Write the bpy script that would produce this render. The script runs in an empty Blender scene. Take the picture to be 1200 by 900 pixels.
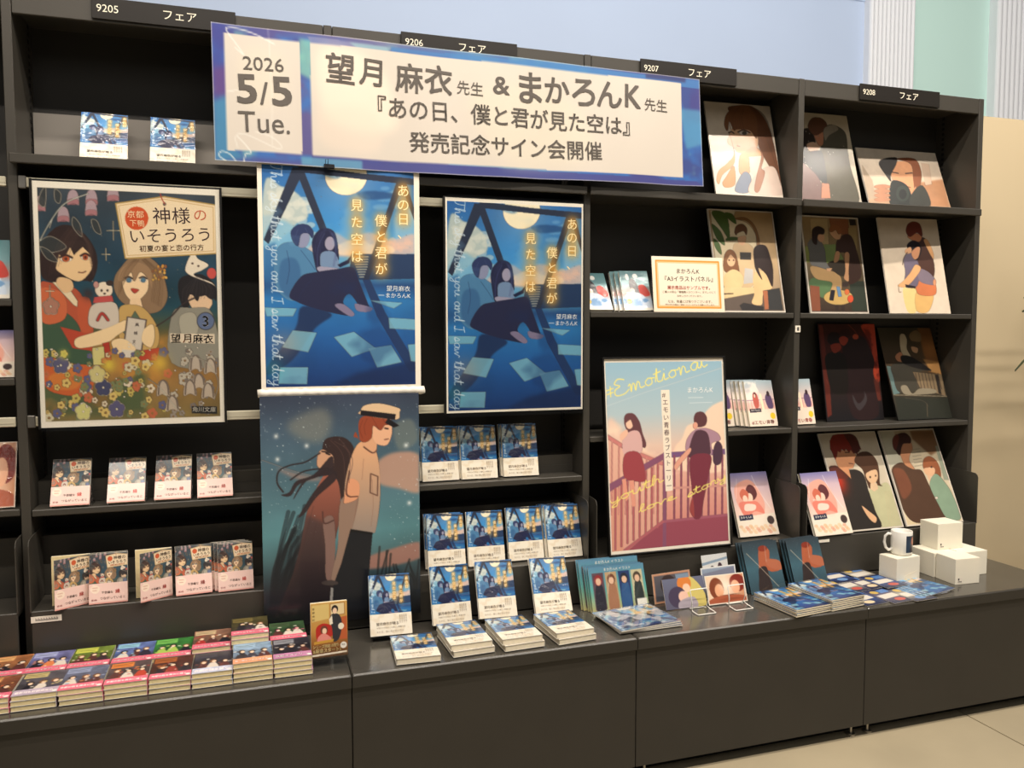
import bpy, math, random
import numpy as np
from mathutils import Vector, Matrix

# ------------------------------------------------------------------ camera, world, light, exposure
scene = bpy.context.scene
COL = scene.collection
CAM = np.array([0.6431, -2.7025, 1.4203]); YAW, PITCH, ROLL, FPX = 0.3126, -0.0633, -0.0017, 949.22
cd = bpy.data.cameras.new('camera'); cam = bpy.data.objects.new('camera', cd); COL.objects.link(cam)
cd.sensor_width = 36; cd.lens = 36 * FPX / 1200; cd.clip_start = 0.05; cd.clip_end = 60
_f = Vector((math.sin(YAW) * math.cos(PITCH), math.cos(YAW) * math.cos(PITCH), math.sin(PITCH)))
_r = Vector((math.cos(YAW), -math.sin(YAW), 0)); _u = _r.cross(_f)
_r2 = _r * math.cos(ROLL) + _u * math.sin(ROLL); _u2 = _u * math.cos(ROLL) - _r * math.sin(ROLL)
M = Matrix(((_r2.x, _u2.x, -_f.x, CAM[0]), (_r2.y, _u2.y, -_f.y, CAM[1]), (_r2.z, _u2.z, -_f.z, CAM[2]), (0, 0, 0, 1)))
cam.matrix_world = M
scene.camera = cam

w = bpy.data.worlds.new('shop_ambient'); scene.world = w; w.use_nodes = True
w.node_tree.nodes['Background'].inputs[0].default_value = (0.97, 0.97, 1.0, 1)
w.node_tree.nodes['Background'].inputs[1].default_value = 0.11

def area(name, loc, size, size_y, energy, color, target):
    l = bpy.data.lights.new(name, 'AREA'); l.shape = 'RECTANGLE'; l.size = size; l.size_y = size_y
    l.energy = energy; l.color = color
    o = bpy.data.objects.new(name, l); COL.objects.link(o); o.location = loc
    o.rotation_euler = (Vector(target) - Vector(loc)).to_track_quat('-Z', 'Y').to_euler()
    return o
# the shop's linear ceiling lights in front of the shelves
area('ceiling_line_light', (2.3, -1.75, 5.2), 7.5, 0.09, 400, (1.0, 0.89, 0.77), (2.3, -0.1, 1.0))
area('ceiling_line_light', (2.3, -2.75, 5.0), 7.5, 0.09, 425, (1.0, 0.90, 0.79), (2.3, -0.1, 1.0))
# broad soft fill from an unseen area light, for the rest of the sales floor
area('soft_fill_light', (1.8, -5.2, 4.2), 6.0, 2.0, 60, (1.0, 0.93, 0.84), (1.8, 0.0, 1.3))
# cool area light added out of view behind the shelves to brighten the far wall
area('far_wall_wash', (2.2, 1.6, 5.8), 12.0, 0.8, 175, (0.93, 0.97, 1.0), (3.0, 3.6, 3.2))

vs = scene.view_settings
vs.view_transform = 'Standard'; vs.look = 'None'; vs.gamma = 1; vs.use_curve_mapping = False
vs.exposure = -0.72

random.seed(7); RNG = np.random.default_rng(7)

# ------------------------------------------------------------------ materials
def lin(c):
    c = np.asarray(c, float) / 255.0
    return np.where(c <= 0.04045, c / 12.92, ((c + 0.055) / 1.055) ** 2.4)

def mat(name, rgb, rough=0.5, metal=0.0, spec=0.5, noise=0.0, nscale=8.0, bump=0.0, bscale=60.0, coat=0.0, emis=None):
    m = bpy.data.materials.new(name); m.use_nodes = True; nt = m.node_tree; b = nt.nodes['Principled BSDF']
    c = tuple(float(x) for x in lin(rgb)) + (1,)
    b.inputs['Base Color'].default_value = c
    b.inputs['Roughness'].default_value = rough; b.inputs['Metallic'].default_value = metal
    b.inputs['Specular IOR Level'].default_value = spec; b.inputs['Coat Weight'].default_value = coat
    b.inputs['Coat Roughness'].default_value = 0.08
    if noise > 0:
        tc = nt.nodes.new('ShaderNodeTexCoord'); n = nt.nodes.new('ShaderNodeTexNoise'); n.inputs['Scale'].default_value = nscale
        n.inputs['Detail'].default_value = 6
        r = nt.nodes.new('ShaderNodeValToRGB')
        r.color_ramp.elements[0].position = 0.3; r.color_ramp.elements[1].position = 0.7
        r.color_ramp.elements[0].color = tuple(x * (1 - noise) for x in c[:3]) + (1,)
        r.color_ramp.elements[1].color = tuple(min(1, x * (1 + noise)) for x in c[:3]) + (1,)
        nt.links.new(tc.outputs['Object'], n.inputs['Vector']); nt.links.new(n.outputs['Fac'], r.inputs[0])
        nt.links.new(r.outputs[0], b.inputs['Base Color'])
    if bump > 0:
        tc = nt.nodes.new('ShaderNodeTexCoord'); n = nt.nodes.new('ShaderNodeTexNoise'); n.inputs['Scale'].default_value = bscale
        bp = nt.nodes.new('ShaderNodeBump'); bp.inputs['Strength'].default_value = bump; bp.inputs['Distance'].default_value = 0.01
        nt.links.new(tc.outputs['Object'], n.inputs['Vector']); nt.links.new(n.outputs['Fac'], bp.inputs['Height'])
        nt.links.new(bp.outputs[0], b.inputs['Normal'])
    return m

def print_mat(name, rough=0.45, coat=0.0, coat_rough=0.05, bump=0.0, bscale=12.0):
    m = bpy.data.materials.new(name); m.use_nodes = True; nt = m.node_tree; b = nt.nodes['Principled BSDF']
    a = nt.nodes.new('ShaderNodeAttribute'); a.attribute_name = 'Col'
    nt.links.new(a.outputs['Color'], b.inputs['Base Color'])
    b.inputs['Roughness'].default_value = rough; b.inputs['Specular IOR Level'].default_value = 0.35
    b.inputs['Coat Weight'].default_value = coat; b.inputs['Coat Roughness'].default_value = coat_rough
    if bump > 0:
        tc = nt.nodes.new('ShaderNodeTexCoord'); n = nt.nodes.new('ShaderNodeTexNoise'); n.inputs['Scale'].default_value = bscale
        n.inputs['Detail'].default_value = 3; n.inputs['Distortion'].default_value = 1.5
        bp = nt.nodes.new('ShaderNodeBump'); bp.inputs['Strength'].default_value = bump; bp.inputs['Distance'].default_value = 0.01
        nt.links.new(tc.outputs['Object'], n.inputs['Vector']); nt.links.new(n.outputs['Fac'], bp.inputs['Height'])
        nt.links.new(bp.outputs[0], b.inputs['Coat Normal'])
    return m

def clear_mat(name, tint=(0.975, 0.98, 0.98), refl=1.0):
    m = bpy.data.materials.new(name); m.use_nodes = True; nt = m.node_tree; nt.nodes.clear()
    out = nt.nodes.new('ShaderNodeOutputMaterial'); mix = nt.nodes.new('ShaderNodeMixShader')
    t = nt.nodes.new('ShaderNodeBsdfTransparent'); t.inputs[0].default_value = tint + (1,)
    g = nt.nodes.new('ShaderNodeBsdfGlossy'); g.inputs['Roughness'].default_value = 0.06
    lw = nt.nodes.new('ShaderNodeLayerWeight'); lw.inputs['Blend'].default_value = 0.5
    pw = nt.nodes.new('ShaderNodeMath'); pw.operation = 'POWER'; pw.inputs[1].default_value = 5.0
    f = nt.nodes.new('ShaderNodeMath'); f.operation = 'MULTIPLY_ADD'; f.inputs[1].default_value = 0.85; f.inputs[2].default_value = 0.035 * refl
    nt.links.new(lw.outputs['Facing'], pw.inputs[0]); nt.links.new(pw.outputs[0], f.inputs[0])
    nt.links.new(f.outputs[0], mix.inputs[0]); nt.links.new(t.outputs[0], mix.inputs[1]); nt.links.new(g.outputs[0], mix.inputs[2])
    nt.links.new(mix.outputs[0], out.inputs[0])
    return m

M_SHELF = mat('charcoal_steel', (61, 58, 52), rough=0.42, noise=0.06, nscale=5, bump=0.02, bscale=220)
M_BACK = mat('charcoal_back_panel', (38, 36, 32), rough=0.6, noise=0.08, nscale=3)
M_BENCH = mat('bench_laminate', (45, 42, 37), rough=0.5, noise=0.07, nscale=6, bump=0.02, bscale=150)
M_TOP = mat('bench_top_laminate', (70, 67, 61), rough=0.17, noise=0.1, nscale=9)
M_DARK = mat('recess_black', (12, 11, 10), rough=0.8)
M_RAIL = mat('satin_aluminium_rail', (200, 194, 172), rough=0.4, metal=0.25)
M_WHITE = mat('white_plastic', (232, 226, 214), rough=0.45)
M_PAPER = mat('white_paper', (236, 228, 212), rough=0.7)
M_PAGES = mat('book_pages', (222, 204, 156), rough=0.8, noise=0.08, nscale=90)
M_PAGES2 = mat('book_pages_white', (226, 216, 192), rough=0.8, noise=0.06, nscale=90)
M_BLACK = mat('black_frame', (20, 19, 18), rough=0.35)
M_SIGN = mat('glossy_black_sign', (34, 31, 28), rough=0.35, spec=0.4)
M_LETTER = mat('ivory_lettering', (238, 232, 212), rough=0.5)
M_INK = mat('dark_ink', (60, 56, 50), rough=0.6)
M_BOX = mat('white_cardboard', (236, 230, 212), rough=0.65, noise=0.02, nscale=10)
M_MUG = mat('white_glazed_ceramic', (236, 234, 226), rough=0.12, coat=0.5)
M_WIRE = mat('white_coated_wire', (240, 238, 230), rough=0.3)
M_CLIP = mat('black_clip_steel', (18, 18, 20), rough=0.25, metal=0.4)
M_LEAF = mat('dark_green_leaf', (52, 62, 34), rough=0.4, noise=0.2, nscale=20)
M_POT = mat('grey_pot', (120, 116, 108), rough=0.6)
M_SOIL = mat('potting_soil', (50, 38, 28), rough=0.95, noise=0.3, nscale=60)
M_STEEL = mat('bare_steel', (170, 166, 158), rough=0.3, metal=0.9)
M_LIT_PATCH = mat('lit_patch_grey', (150, 144, 136), rough=0.4, noise=0.05, nscale=4)  # paler grey carries the light that falls on the back panel
M_CLEAR = clear_mat('clear_acrylic')
PR_MATTE = print_mat('printed_paper', rough=0.55)
PR_POSTER = print_mat('laminated_poster_print', rough=0.4, coat=0.35, coat_rough=0.12)
PR_GLOSS = print_mat('glossy_board_print', rough=0.38, coat=0.3, coat_rough=0.14)
PR_BOOK = print_mat('book_cover_print', rough=0.4, coat=0.3, coat_rough=0.12)
PR_WRAP = print_mat('film_wrapped_print', rough=0.4, coat=1.0, coat_rough=0.08, bump=0.5, bscale=22)

# ------------------------------------------------------------------ mesh building
class MB:
    def __init__(s): s.v = []; s.f = []; s.c = []; s.n = 0
    def add(s, verts, faces, col=(0.8, 0.8, 0.8)):
        v = np.asarray(verts, float).reshape(-1, 3)
        c = np.asarray(col, float)
        if c.ndim == 1: c = np.tile(c[:3], (len(v), 1))
        s.v.append(v); s.c.append(c[:, :3]); s.f.append(np.asarray(faces) + s.n if isinstance(faces, np.ndarray) else [[i + s.n for i in f] for f in faces])
        s.n += len(v); return s
    def box(s, x0, x1, y0, y1, z0, z1, col=(0.8, 0.8, 0.8)):
        v = [(x, y, z) for z in (z0, z1) for y in (y0, y1) for x in (x0, x1)]
        return s.add(v, [(0, 2, 3, 1), (4, 5, 7, 6), (0, 1, 5, 4), (2, 6, 7, 3), (0, 4, 6, 2), (1, 3, 7, 5)], col)
    def rbox(s, x0, x1, y0, y1, z0, z1, r=0.002, col=(0.8, 0.8, 0.8)):
        # box with chamfered edges
        bm = []; v = []; idx = {}
        for k, (sx, sy, sz) in enumerate([(a, b, c) for a in (0, 1) for b in (0, 1) for c in (0, 1)]):
            X = (x0, x1)[sx]; Y = (y0, y1)[sy]; Z = (z0, z1)[sz]; dx = (r, -r)[sx]; dy = (r, -r)[sy]; dz = (r, -r)[sz]
            for ax, p in enumerate([(X, Y + dy, Z + dz), (X + dx, Y, Z + dz), (X + dx, Y + dy, Z)]):
                idx[(sx, sy, sz, ax)] = len(v); v.append(p)
        F = []
        def g(a, b, c, ax): return idx[(a, b, c, ax)]
        for q in (0, 1):
            F.append([g(q, 0, 0, 0), g(q, 0, 1, 0), g(q, 1, 1, 0), g(q, 1, 0, 0)])
            F.append([g(0, q, 0, 1), g(1, q, 0, 1), g(1, q, 1, 1), g(0, q, 1, 1)])
            F.append([g(0, 0, q, 2), g(1, 0, q, 2), g(1, 1, q, 2), g(0, 1, q, 2)])
            for p in (0, 1):
                F.append([g(q, p, 0, 0), g(q, p, 1, 0), g(q, p, 1, 1), g(q, p, 0, 1)])
                F.append([g(q, 0, p, 0), g(q, 1, p, 0), g(q, 1, p, 2), g(q, 0, p, 2)])
                F.append([g(0, q, p, 1), g(1, q, p, 1), g(1, q, p, 2), g(0, q, p, 2)])
        for a in (0, 1):
            for b in (0, 1):
                for c in (0, 1): F.append([g(a, b, c, 0), g(a, b, c, 1), g(a, b, c, 2)])
        cen = np.array([(x0 + x1) / 2, (y0 + y1) / 2, (z0 + z1) / 2]); V = np.array(v)
        out = []
        for f in F:
            p = V[f]; n = np.cross(p[1] - p[0], p[2] - p[0])
            out.append(f if np.dot(n, p.mean(0) - cen) > 0 else f[::-1])
        return s.add(v, out, col)
    def prism(s, pts, axis, a, b, col=(0.8, 0.8, 0.8)):
        # pts: 2D outline in the two axes other than `axis`, extruded from a to b
        n = len(pts); v = []
        for t in (a, b):
            for p in pts:
                q = list(p); q.insert(axis, t); v.append(q)
        F = [list(range(n))[::-1], list(range(n, 2 * n))] + [[i, (i + 1) % n, n + (i + 1) % n, n + i] for i in range(n)]
        return s.add(v, F, col)
    def tube(s, path, r, seg=8, closed=False, col=(0.8, 0.8, 0.8)):
        P = [Vector(p) for p in path]; n = len(P); rr = r if hasattr(r, '__len__') else [r] * n
        v = []; up = Vector((0.123, 0.37, 0.92)).normalized()
        for i, p in enumerate(P):
            a = P[(i - 1) % n] if (closed or i > 0) else p; b = P[(i + 1) % n] if (closed or i < n - 1) else p
            t = (b - a).normalized(); x = t.cross(up)
            if x.length < 1e-3: x = t.cross(Vector((1, 0, 0)))
            x.normalize(); y = t.cross(x)
            for k in range(seg):
                q = 2 * math.pi * k / seg; v.append(p + (x * math.cos(q) + y * math.sin(q)) * rr[i])
        F = []
        m = n if closed else n - 1
        for i in range(m):
            for k in range(seg):
                a = i * seg + k; b = i * seg + (k + 1) % seg; c = ((i + 1) % n) * seg + (k + 1) % seg; d = ((i + 1) % n) * seg + k
                F.append([a, d, c, b])
        if not closed: F.append(list(range(seg))); F.append(list(range((n - 1) * seg, n * seg))[::-1])
        return s.add([tuple(q) for q in v], F, col)
    def lathe(s, prof, seg=32, cx=0, cy=0, col=(0.8, 0.8, 0.8), caps=True):
        v = [(cx + r * math.cos(2 * math.pi * k / seg), cy + r * math.sin(2 * math.pi * k / seg), z) for r, z in prof for k in range(seg)]
        F = [[i * seg + k, i * seg + (k + 1) % seg, (i + 1) * seg + (k + 1) % seg, (i + 1) * seg + k] for i in range(len(prof) - 1) for k in range(seg)]
        if caps: F.append(list(range(seg))[::-1]); F.append(list(range((len(prof) - 1) * seg, len(prof) * seg)))
        return s.add(v, F, col)
    def mesh(s, name, smooth=False):
        V = np.concatenate(s.v); Cc = np.concatenate(s.c)
        me = bpy.data.meshes.new(name)
        arrs = s.f
        counts = []; loops = []
        for a in arrs:
            if isinstance(a, np.ndarray): counts.append(np.full(len(a), a.shape[1])); loops.append(a.reshape(-1))
            else:
                counts.append(np.array([len(f) for f in a])); loops.append(np.array([i for f in a for i in f]))
        cnt = np.concatenate(counts).astype(np.int32); lp = np.concatenate(loops).astype(np.int32)
        me.vertices.add(len(V)); me.vertices.foreach_set('co', V.astype(np.float32).reshape(-1))
        me.loops.add(len(lp)); me.loops.foreach_set('vertex_index', lp)
        me.polygons.add(len(cnt)); me.polygons.foreach_set('loop_start', np.concatenate([[0], np.cumsum(cnt)[:-1]]).astype(np.int32))
        me.polygons.foreach_set('loop_total', cnt)
        me.polygons.foreach_set('use_smooth', np.full(len(cnt), bool(smooth)))
        me.update(calc_edges=True)
        ca = me.color_attributes.new('Col', 'FLOAT_COLOR', 'POINT')
        ca.data.foreach_set('color', np.concatenate([Cc, np.ones((len(Cc), 1))], 1).astype(np.float32).reshape(-1))
        return me

def part(name, src, m, parent=None, label=None, smooth=False):
    me = src.mesh(name, smooth) if isinstance(src, MB) else src
    if not me.materials: me.materials.append(m)
    o = bpy.data.objects.new(name, me); COL.objects.link(o)
    if parent: o.parent = parent
    if label: o['label'] = label
    return o
def tag(o, label, cat, group=None):
    o['label'] = label; o['category'] = cat
    if group: o['group'] = group
    return o
def thing(name, label, cat, loc=(0, 0, 0), rot=(0, 0, 0), group=None):
    o = bpy.data.objects.new(name, None); COL.objects.link(o); o.location = loc; o.rotation_euler = rot
    o.empty_display_size = 0.05
    return tag(o, label, cat, group)
def struct(name, src, m):
    o = part(name, src, m); o['kind'] = 'structure'; return o
def copy_tree(o, parent=None):
    c = o.copy(); COL.objects.link(c); c.parent = parent
    for ch in list(o.children): copy_tree(ch, c)
    return c

# ------------------------------------------------------------------ text and painting of flat prints
_tc = {}
def text_geo(body, bold=0.0, shear=0.0):
    k = (body, bold, shear)
    if k in _tc: return _tc[k]
    c = bpy.data.curves.new('t', 'FONT'); c.body = body; c.size = 1; c.resolution_u = 3; c.offset = bold; c.shear = shear
    c.space_line = 1.0
    o = bpy.data.objects.new('t', c); COL.objects.link(o)
    dg = bpy.context.evaluated_depsgraph_get(); ev = o.evaluated_get(dg); me = ev.to_mesh(); me.calc_loop_triangles()
    v = np.zeros(len(me.vertices) * 3); me.vertices.foreach_get('co', v); v = v.reshape(-1, 3)[:, :2]
    t = np.zeros(len(me.loop_triangles) * 3, np.int32); me.loop_triangles.foreach_get('vertices', t); t = t.reshape(-1, 3)
    ev.to_mesh_clear(); bpy.data.objects.remove(o); bpy.data.curves.remove(c)
    if len(v):
        a = v[t[:, 0]]; b = v[t[:, 1]]; d = v[t[:, 2]]
        z = (b - a)[:, 0] * (d - a)[:, 1] - (b - a)[:, 1] * (d - a)[:, 0]
        t[z < 0] = t[z < 0][:, ::-1]
    _tc[k] = (v, t); return _tc[k]

# single stroke cursive alphabet: x advance, strokes; baseline 0, x-height .5, ascender 1, descender -.45
CUR = {
 'a': (.5, [[(.42, .42), (.25, .5), (.08, .3), (.12, .05), (.28, .05), (.42, .45), (.38, .08), (.5, .05)]]),
 'd': (.5, [[(.4, .42), (.22, .5), (.06, .25), (.15, .03), (.3, .1), (.48, 1.0), (.38, .1), (.5, .05)]]),
 'e': (.42, [[(0, .1), (.25, .3), (.25, .48), (.1, .4), (.08, .08), (.25, 0), (.42, .1)]]),
 'h': (.5, [[(0, .1), (.25, .9), (.2, 1.0), (.1, .6), (.05, 0), (.2, .45), (.33, .45), (.32, .05), (.5, .08)]]),
 'i': (.28, [[(0, .1), (.14, .45), (.1, .05), (.28, .08)], [(.18, .7), (.19, .72)]]),
 'k': (.5, [[(0, .1), (.25, .95), (.12, .8), (.05, 0), (.1, .3), (.35, .5), (.15, .28), (.4, 0), (.5, .08)]]),
 'l': (.3, [[(0, .1), (.28, .9), (.18, 1.0), (.08, .4), (.12, .02), (.3, .08)]]),
 'm': (.7, [[(0, .4), (.1, .48), (.06, 0), (.2, .45), (.28, .4), (.26, 0), (.42, .46), (.5, .4), (.5, .05), (.7, .08)]]),
 'n': (.5, [[(0, .4), (.1, .48), (.06, 0), (.22, .46), (.32, .4), (.32, .05), (.5, .08)]]),
 'o': (.48, [[(.22, .48), (.05, .28), (.12, .02), (.32, .1), (.34, .4), (.2, .48), (.48, .38)]]),
 'r': (.36, [[(0, .1), (.12, .5), (.28, .42), (.22, .05), (.36, .08)]]),
 's': (.36, [[(0, .1), (.2, .5), (.28, .2), (.15, 0), (.02, .06), (.36, .1)]]),
 't': (.32, [[(0, .1), (.2, .9), (.1, .1), (.32, .06)], [(0, .6), (.34, .66)]]),
 'u': (.5, [[(0, .35), (.08, .48), (.06, .08), (.22, .05), (.38, .48), (.35, .06), (.5, .08)]]),
 'v': (.42, [[(0, .45), (.1, .3), (.15, 0), (.34, .48), (.42, .42)]]),
 'w': (.6, [[(0, .45), (.08, .02), (.26, .4), (.3, .02), (.5, .48), (.6, .42)]]),
 'y': (.46, [[(0, .4), (.08, .45), (.1, .1), (.3, .12), (.4, .48), (.25, -.4), (.05, -.35), (.46, .12)]]),
 'E': (.7, [[(.6, .9), (.35, 1.05), (.15, .8), (.35, .58), (.1, .4), (.1, .05), (.45, 0), (.7, .2)]]),
 'T': (.6, [[(0, .85), (.2, 1.0), (.75, .95)], [(.42, .98), (.3, .3), (.12, 0), (0, .15)]]),
 'I': (.5, [[(.1, .9), (.5, 1.0)], [(.33, .97), (.2, .05), (.0, .1)], [(.0, .02), (.4, .05)]]),
 '#': (.5, [[(.15, .1), (.25, .75)], [(.35, .1), (.45, .75)], [(.02, .3), (.5, .33)], [(.08, .55), (.55, .58)]]),
 ' ': (.3, [])}

def smooth_path(p, n=6, closed=False):
    p = np.asarray(p, float)
    if len(p) < 3: return p
    out = []; N = len(p); rng = range(N) if closed else range(N - 1)
    for i in rng:
        if closed: a, b, c, d = p[(i - 1) % N], p[i], p[(i + 1) % N], p[(i + 2) % N]
        else: a, b, c, d = p[max(i - 1, 0)], p[i], p[i + 1], p[min(i + 2, N - 1)]
        for k in range(n):
            t = k / n
            out.append(0.5 * ((2 * b) + (c - a) * t + (2 * a - 5 * b + 4 * c - d) * t * t + (3 * b - 3 * c + d - a) * t ** 3))
    if not closed: out.append(p[-1])
    return np.array(out)

def noise2(h, w, sc, seed=0, octv=4):
    r = np.random.default_rng(seed); out = np.zeros((h, w)); amp = 1; tot = 0
    for o in range(octv):
        gh = int(sc * 2 ** o) + 2; gw = int(sc * 2 ** o * w / h) + 2
        g = r.random((gh + 1, gw + 1)); y = np.linspace(0, gh - 1.001, h); x = np.linspace(0, gw - 1.001, w)
        yi = y.astype(int); xi = x.astype(int); fy = (y - yi)[:, None]; fx = (x - xi)[None]
        fy = fy * fy * (3 - 2 * fy); fx = fx * fx * (3 - 2 * fx)
        a = g[yi][:, xi]; b = g[yi][:, xi + 1]; c = g[yi + 1][:, xi]; d = g[yi + 1][:, xi + 1]
        out += amp * ((a * (1 - fx) + b * fx) * (1 - fy) + (c * (1 - fx) + d * fx) * fy); tot += amp; amp *= 0.5
    return out / tot

class Paint:
    """a flat print, painted with filled outlines, strokes and soft blobs; x,y in the units of `quad`"""
    def __init__(s, w, h, nx, quad=None, crop=(0, 0, 1), bg=(200, 200, 200)):
        s.w, s.h = w, h; s.nx = nx; s.ny = max(2, round(nx * h / w)); s.W = s.nx * 2; s.Hh = s.ny * 2
        s.img = np.zeros((s.Hh, s.W, 3)) + np.array(bg, float); s.crop = crop; s.texts = []; s.H = None
        if quad is not None:
            A = []; B = []
            for (x, y), (u, v) in zip(quad, [(0, 0), (1, 0), (1, 1), (0, 1)]):
                A.append([x, y, 1, 0, 0, 0, -u * x, -u * y]); B.append(u)
                A.append([0, 0, 0, x, y, 1, -v * x, -v * y]); B.append(v)
            s.H = np.append(np.linalg.solve(np.array(A), np.array(B)), 1).reshape(3, 3)
    def uv(s, pts):
        p = np.asarray(pts, float).reshape(-1, 2)
        if s.H is None: return p / 100.0
        p = p / s.crop[2] + np.array(s.crop[:2])
        q = np.c_[p, np.ones(len(p))] @ s.H.T
        return q[:, :2] / q[:, 2:]
    def px(s, pts): return s.uv(pts) * np.array([s.W, s.Hh])
    def _blend(s, m, x0, y0, col, a):
        h, w = m.shape
        col = np.asarray(col, float)
        if col.ndim == 2:
            t = np.linspace(0, 1, h)[:, None, None]; col = col[0] * (1 - t) + col[1] * t
        s.img[y0:y0 + h, x0:x0 + w] += (col - s.img[y0:y0 + h, x0:x0 + w]) * (m * a)[..., None]
    def fill(s, pts, col, a=1.0, sm=False, blur=0.0):
        p = s.px(smooth_path(pts, 5, True) if sm else pts)
        pad = int(blur * s.W * 2) + 2
        x0 = max(0, int(p[:, 0].min()) - pad); x1 = min(s.W, int(p[:, 0].max()) + pad + 1)
        y0 = max(0, int(p[:, 1].min()) - pad); y1 = min(s.Hh, int(p[:, 1].max()) + pad + 1)
        if x1 <= x0 or y1 <= y0: return s
        X, Y = np.meshgrid(np.arange(x0, x1) + 0.5, np.arange(y0, y1) + 0.5); m = np.zeros(X.shape, bool)
        for (ax, ay), (bx, by) in zip(p, np.roll(p, -1, 0)):
            if ay == by: continue
            m ^= ((ay > Y) != (by > Y)) & (X < (bx - ax) * (Y - ay) / (by - ay) + ax)
        m = m.astype(float)
        if blur > 0:
            k = max(1, int(blur * s.W / 2))
            for _ in range(2):
                for ax in (0, 1):
                    c = np.cumsum(np.pad(m, [(k + 1, k) if q == ax else (0, 0) for q in (0, 1)], mode='constant'), axis=ax)
                    m = (np.take(c, range(2 * k + 1, c.shape[ax]), ax) - np.take(c, range(0, c.shape[ax] - 2 * k - 1), ax)) / (2 * k + 1)
        s._blend(m, x0, y0, col, a); return s
    def ell(s, cx, cy, rx, ry, col, a=1.0, blur=0.0, rot=0.0):
        t = np.linspace(0, 2 * math.pi, 28, endpoint=False); x = rx * np.cos(t); y = ry * np.sin(t); c, d = math.cos(rot), math.sin(rot)
        return s.fill(np.c_[cx + x * c - y * d, cy + x * d + y * c], col, a, blur=blur)
    def line(s, pts, wd, col, a=1.0, sm=True, closed=False):
        q = smooth_path(pts, 5, closed) if sm else np.asarray(pts, float)
        if closed: q = np.vstack([q, q[:1]])
        p = s.px(q); r = wd * s.W / 2 / 100.0
        x0 = max(0, int(p[:, 0].min() - r - 2)); x1 = min(s.W, int(p[:, 0].max() + r + 3))
        y0 = max(0, int(p[:, 1].min() - r - 2)); y1 = min(s.Hh, int(p[:, 1].max() + r + 3))
        if x1 <= x0 or y1 <= y0: return s
        X, Y = np.meshgrid(np.arange(x0, x1) + 0.5, np.arange(y0, y1) + 0.5); D = np.full(X.shape, 1e9)
        for (ax, ay), (bx, by) in zip(p[:-1], p[1:]):
            dx, dy = bx - ax, by - ay; L = dx * dx + dy * dy + 1e-9
            t = np.clip(((X - ax) * dx + (Y - ay) * dy) / L, 0, 1); D = np.minimum(D, (X - ax - t * dx) ** 2 + (Y - ay - t * dy) ** 2)
        s._blend(np.clip(r + 0.5 - np.sqrt(D), 0, 1), x0, y0, col, a); return s
    def blob(s, cx, cy, r, col, a=1.0, ry=None):
        c = s.px([(cx, cy)])[0]; e = s.px([(cx + r, cy)])[0]; g = s.px([(cx, cy + (ry or r))])[0]
        rx = abs(e[0] - c[0]) + .5; ryy = abs(g[1] - c[1]) + .5
        X = np.arange(s.W) + .5; Y = np.arange(s.Hh) + .5
        m = np.exp(-((X[None] - c[0]) / rx) ** 2 - ((Y[:, None] - c[1]) / ryy) ** 2)
        s._blend(m, 0, 0, col, a); return s
    def grad(s, stops, x=False):
        n = s.W if x else s.Hh; t = np.linspace(0, 1, n); ts = [k for k, _ in stops]
        g = np.stack([np.interp(t, ts, [c[i] for _, c in stops]) for i in range(3)], -1)
        s.img[:] = g[None] if x else g[:, None]; return s
    def cloud(s, col, thr, sc, seed, a=1.0, y0=0.0, y1=1.0, soft=0.12, x0=0, x1=1):
        n = noise2(s.Hh, s.W, sc, seed); m = np.clip((n - thr) / soft, 0, 1)
        yy = np.linspace(0, 1, s.Hh)[:, None]; xx = np.linspace(0, 1, s.W)[None]
        m = m * np.clip((yy - y0) / .06, 0, 1) * np.clip((y1 - yy) / .06, 0, 1) * np.clip((xx - x0) / .06 + (x0 <= 0), 0, 1) * np.clip((x1 - xx) / .06 + (x1 >= 1), 0, 1)
        s._blend(m, 0, 0, col, a); return s
    def mottle(s, amp, sc, seed=1):
        s.img *= (1 + amp * (noise2(s.Hh, s.W, sc, seed) - 0.5) * 2)[..., None]; return s
    def stars(s, n, col, seed, y0=0, y1=1, r=0.5, a=.9, x0=0, x1=1):
        q = np.random.default_rng(seed)
        for k in range(n):
            x = (x0 + (x1 - x0) * q.random()) * (s.W - 1); y = (y0 + (y1 - y0) * q.random()) * s.Hh; rr = max(1, int(r * q.random() * s.W / 100))
            xi, yi = int(x), int(y); s._blend(np.ones((min(rr, s.Hh - yi), min(rr, s.W - xi))), xi, yi, col, a * (.4 + .6 * q.random()))
        return s
    def ink(s, a=.5, k=26.0, col=(58, 40, 36)):
        # thin drawn contour where two painted areas meet
        l = s.img @ np.array([.3, .59, .11]); gx = np.abs(np.diff(l, axis=1, append=l[:, -1:])); gy = np.abs(np.diff(l, axis=0, append=l[-1:]))
        m = np.clip((np.maximum(gx, gy) - 8) / k, 0, 1); m = np.maximum(m, np.roll(m, 1, 1)); s._blend(m, 0, 0, np.array(col, float) * .5 + s.img.mean((0, 1)) * .25, a); return s
    def strands(s, pts, n, wd, col, a=.5, seed=1):
        # hair or cloth strands: copies of a guide curve fanned between two given curves
        r = np.random.default_rng(seed); A, B = np.asarray(pts[0], float), np.asarray(pts[1], float)
        for i in range(n):
            t = (i + .5) / n + (r.random() - .5) * .5 / n; s.line(A * (1 - t) + B * t, wd * (.5 + r.random() * .7), col, a * (.5 + .5 * r.random()))
        return s
    def margin(s, m, col=(232, 222, 206)):
        k = max(1, int(m * s.W)); s.img[:k] = col; s.img[-k:] = col; s.img[:, :k] = col; s.img[:, -k:] = col; return s
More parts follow.
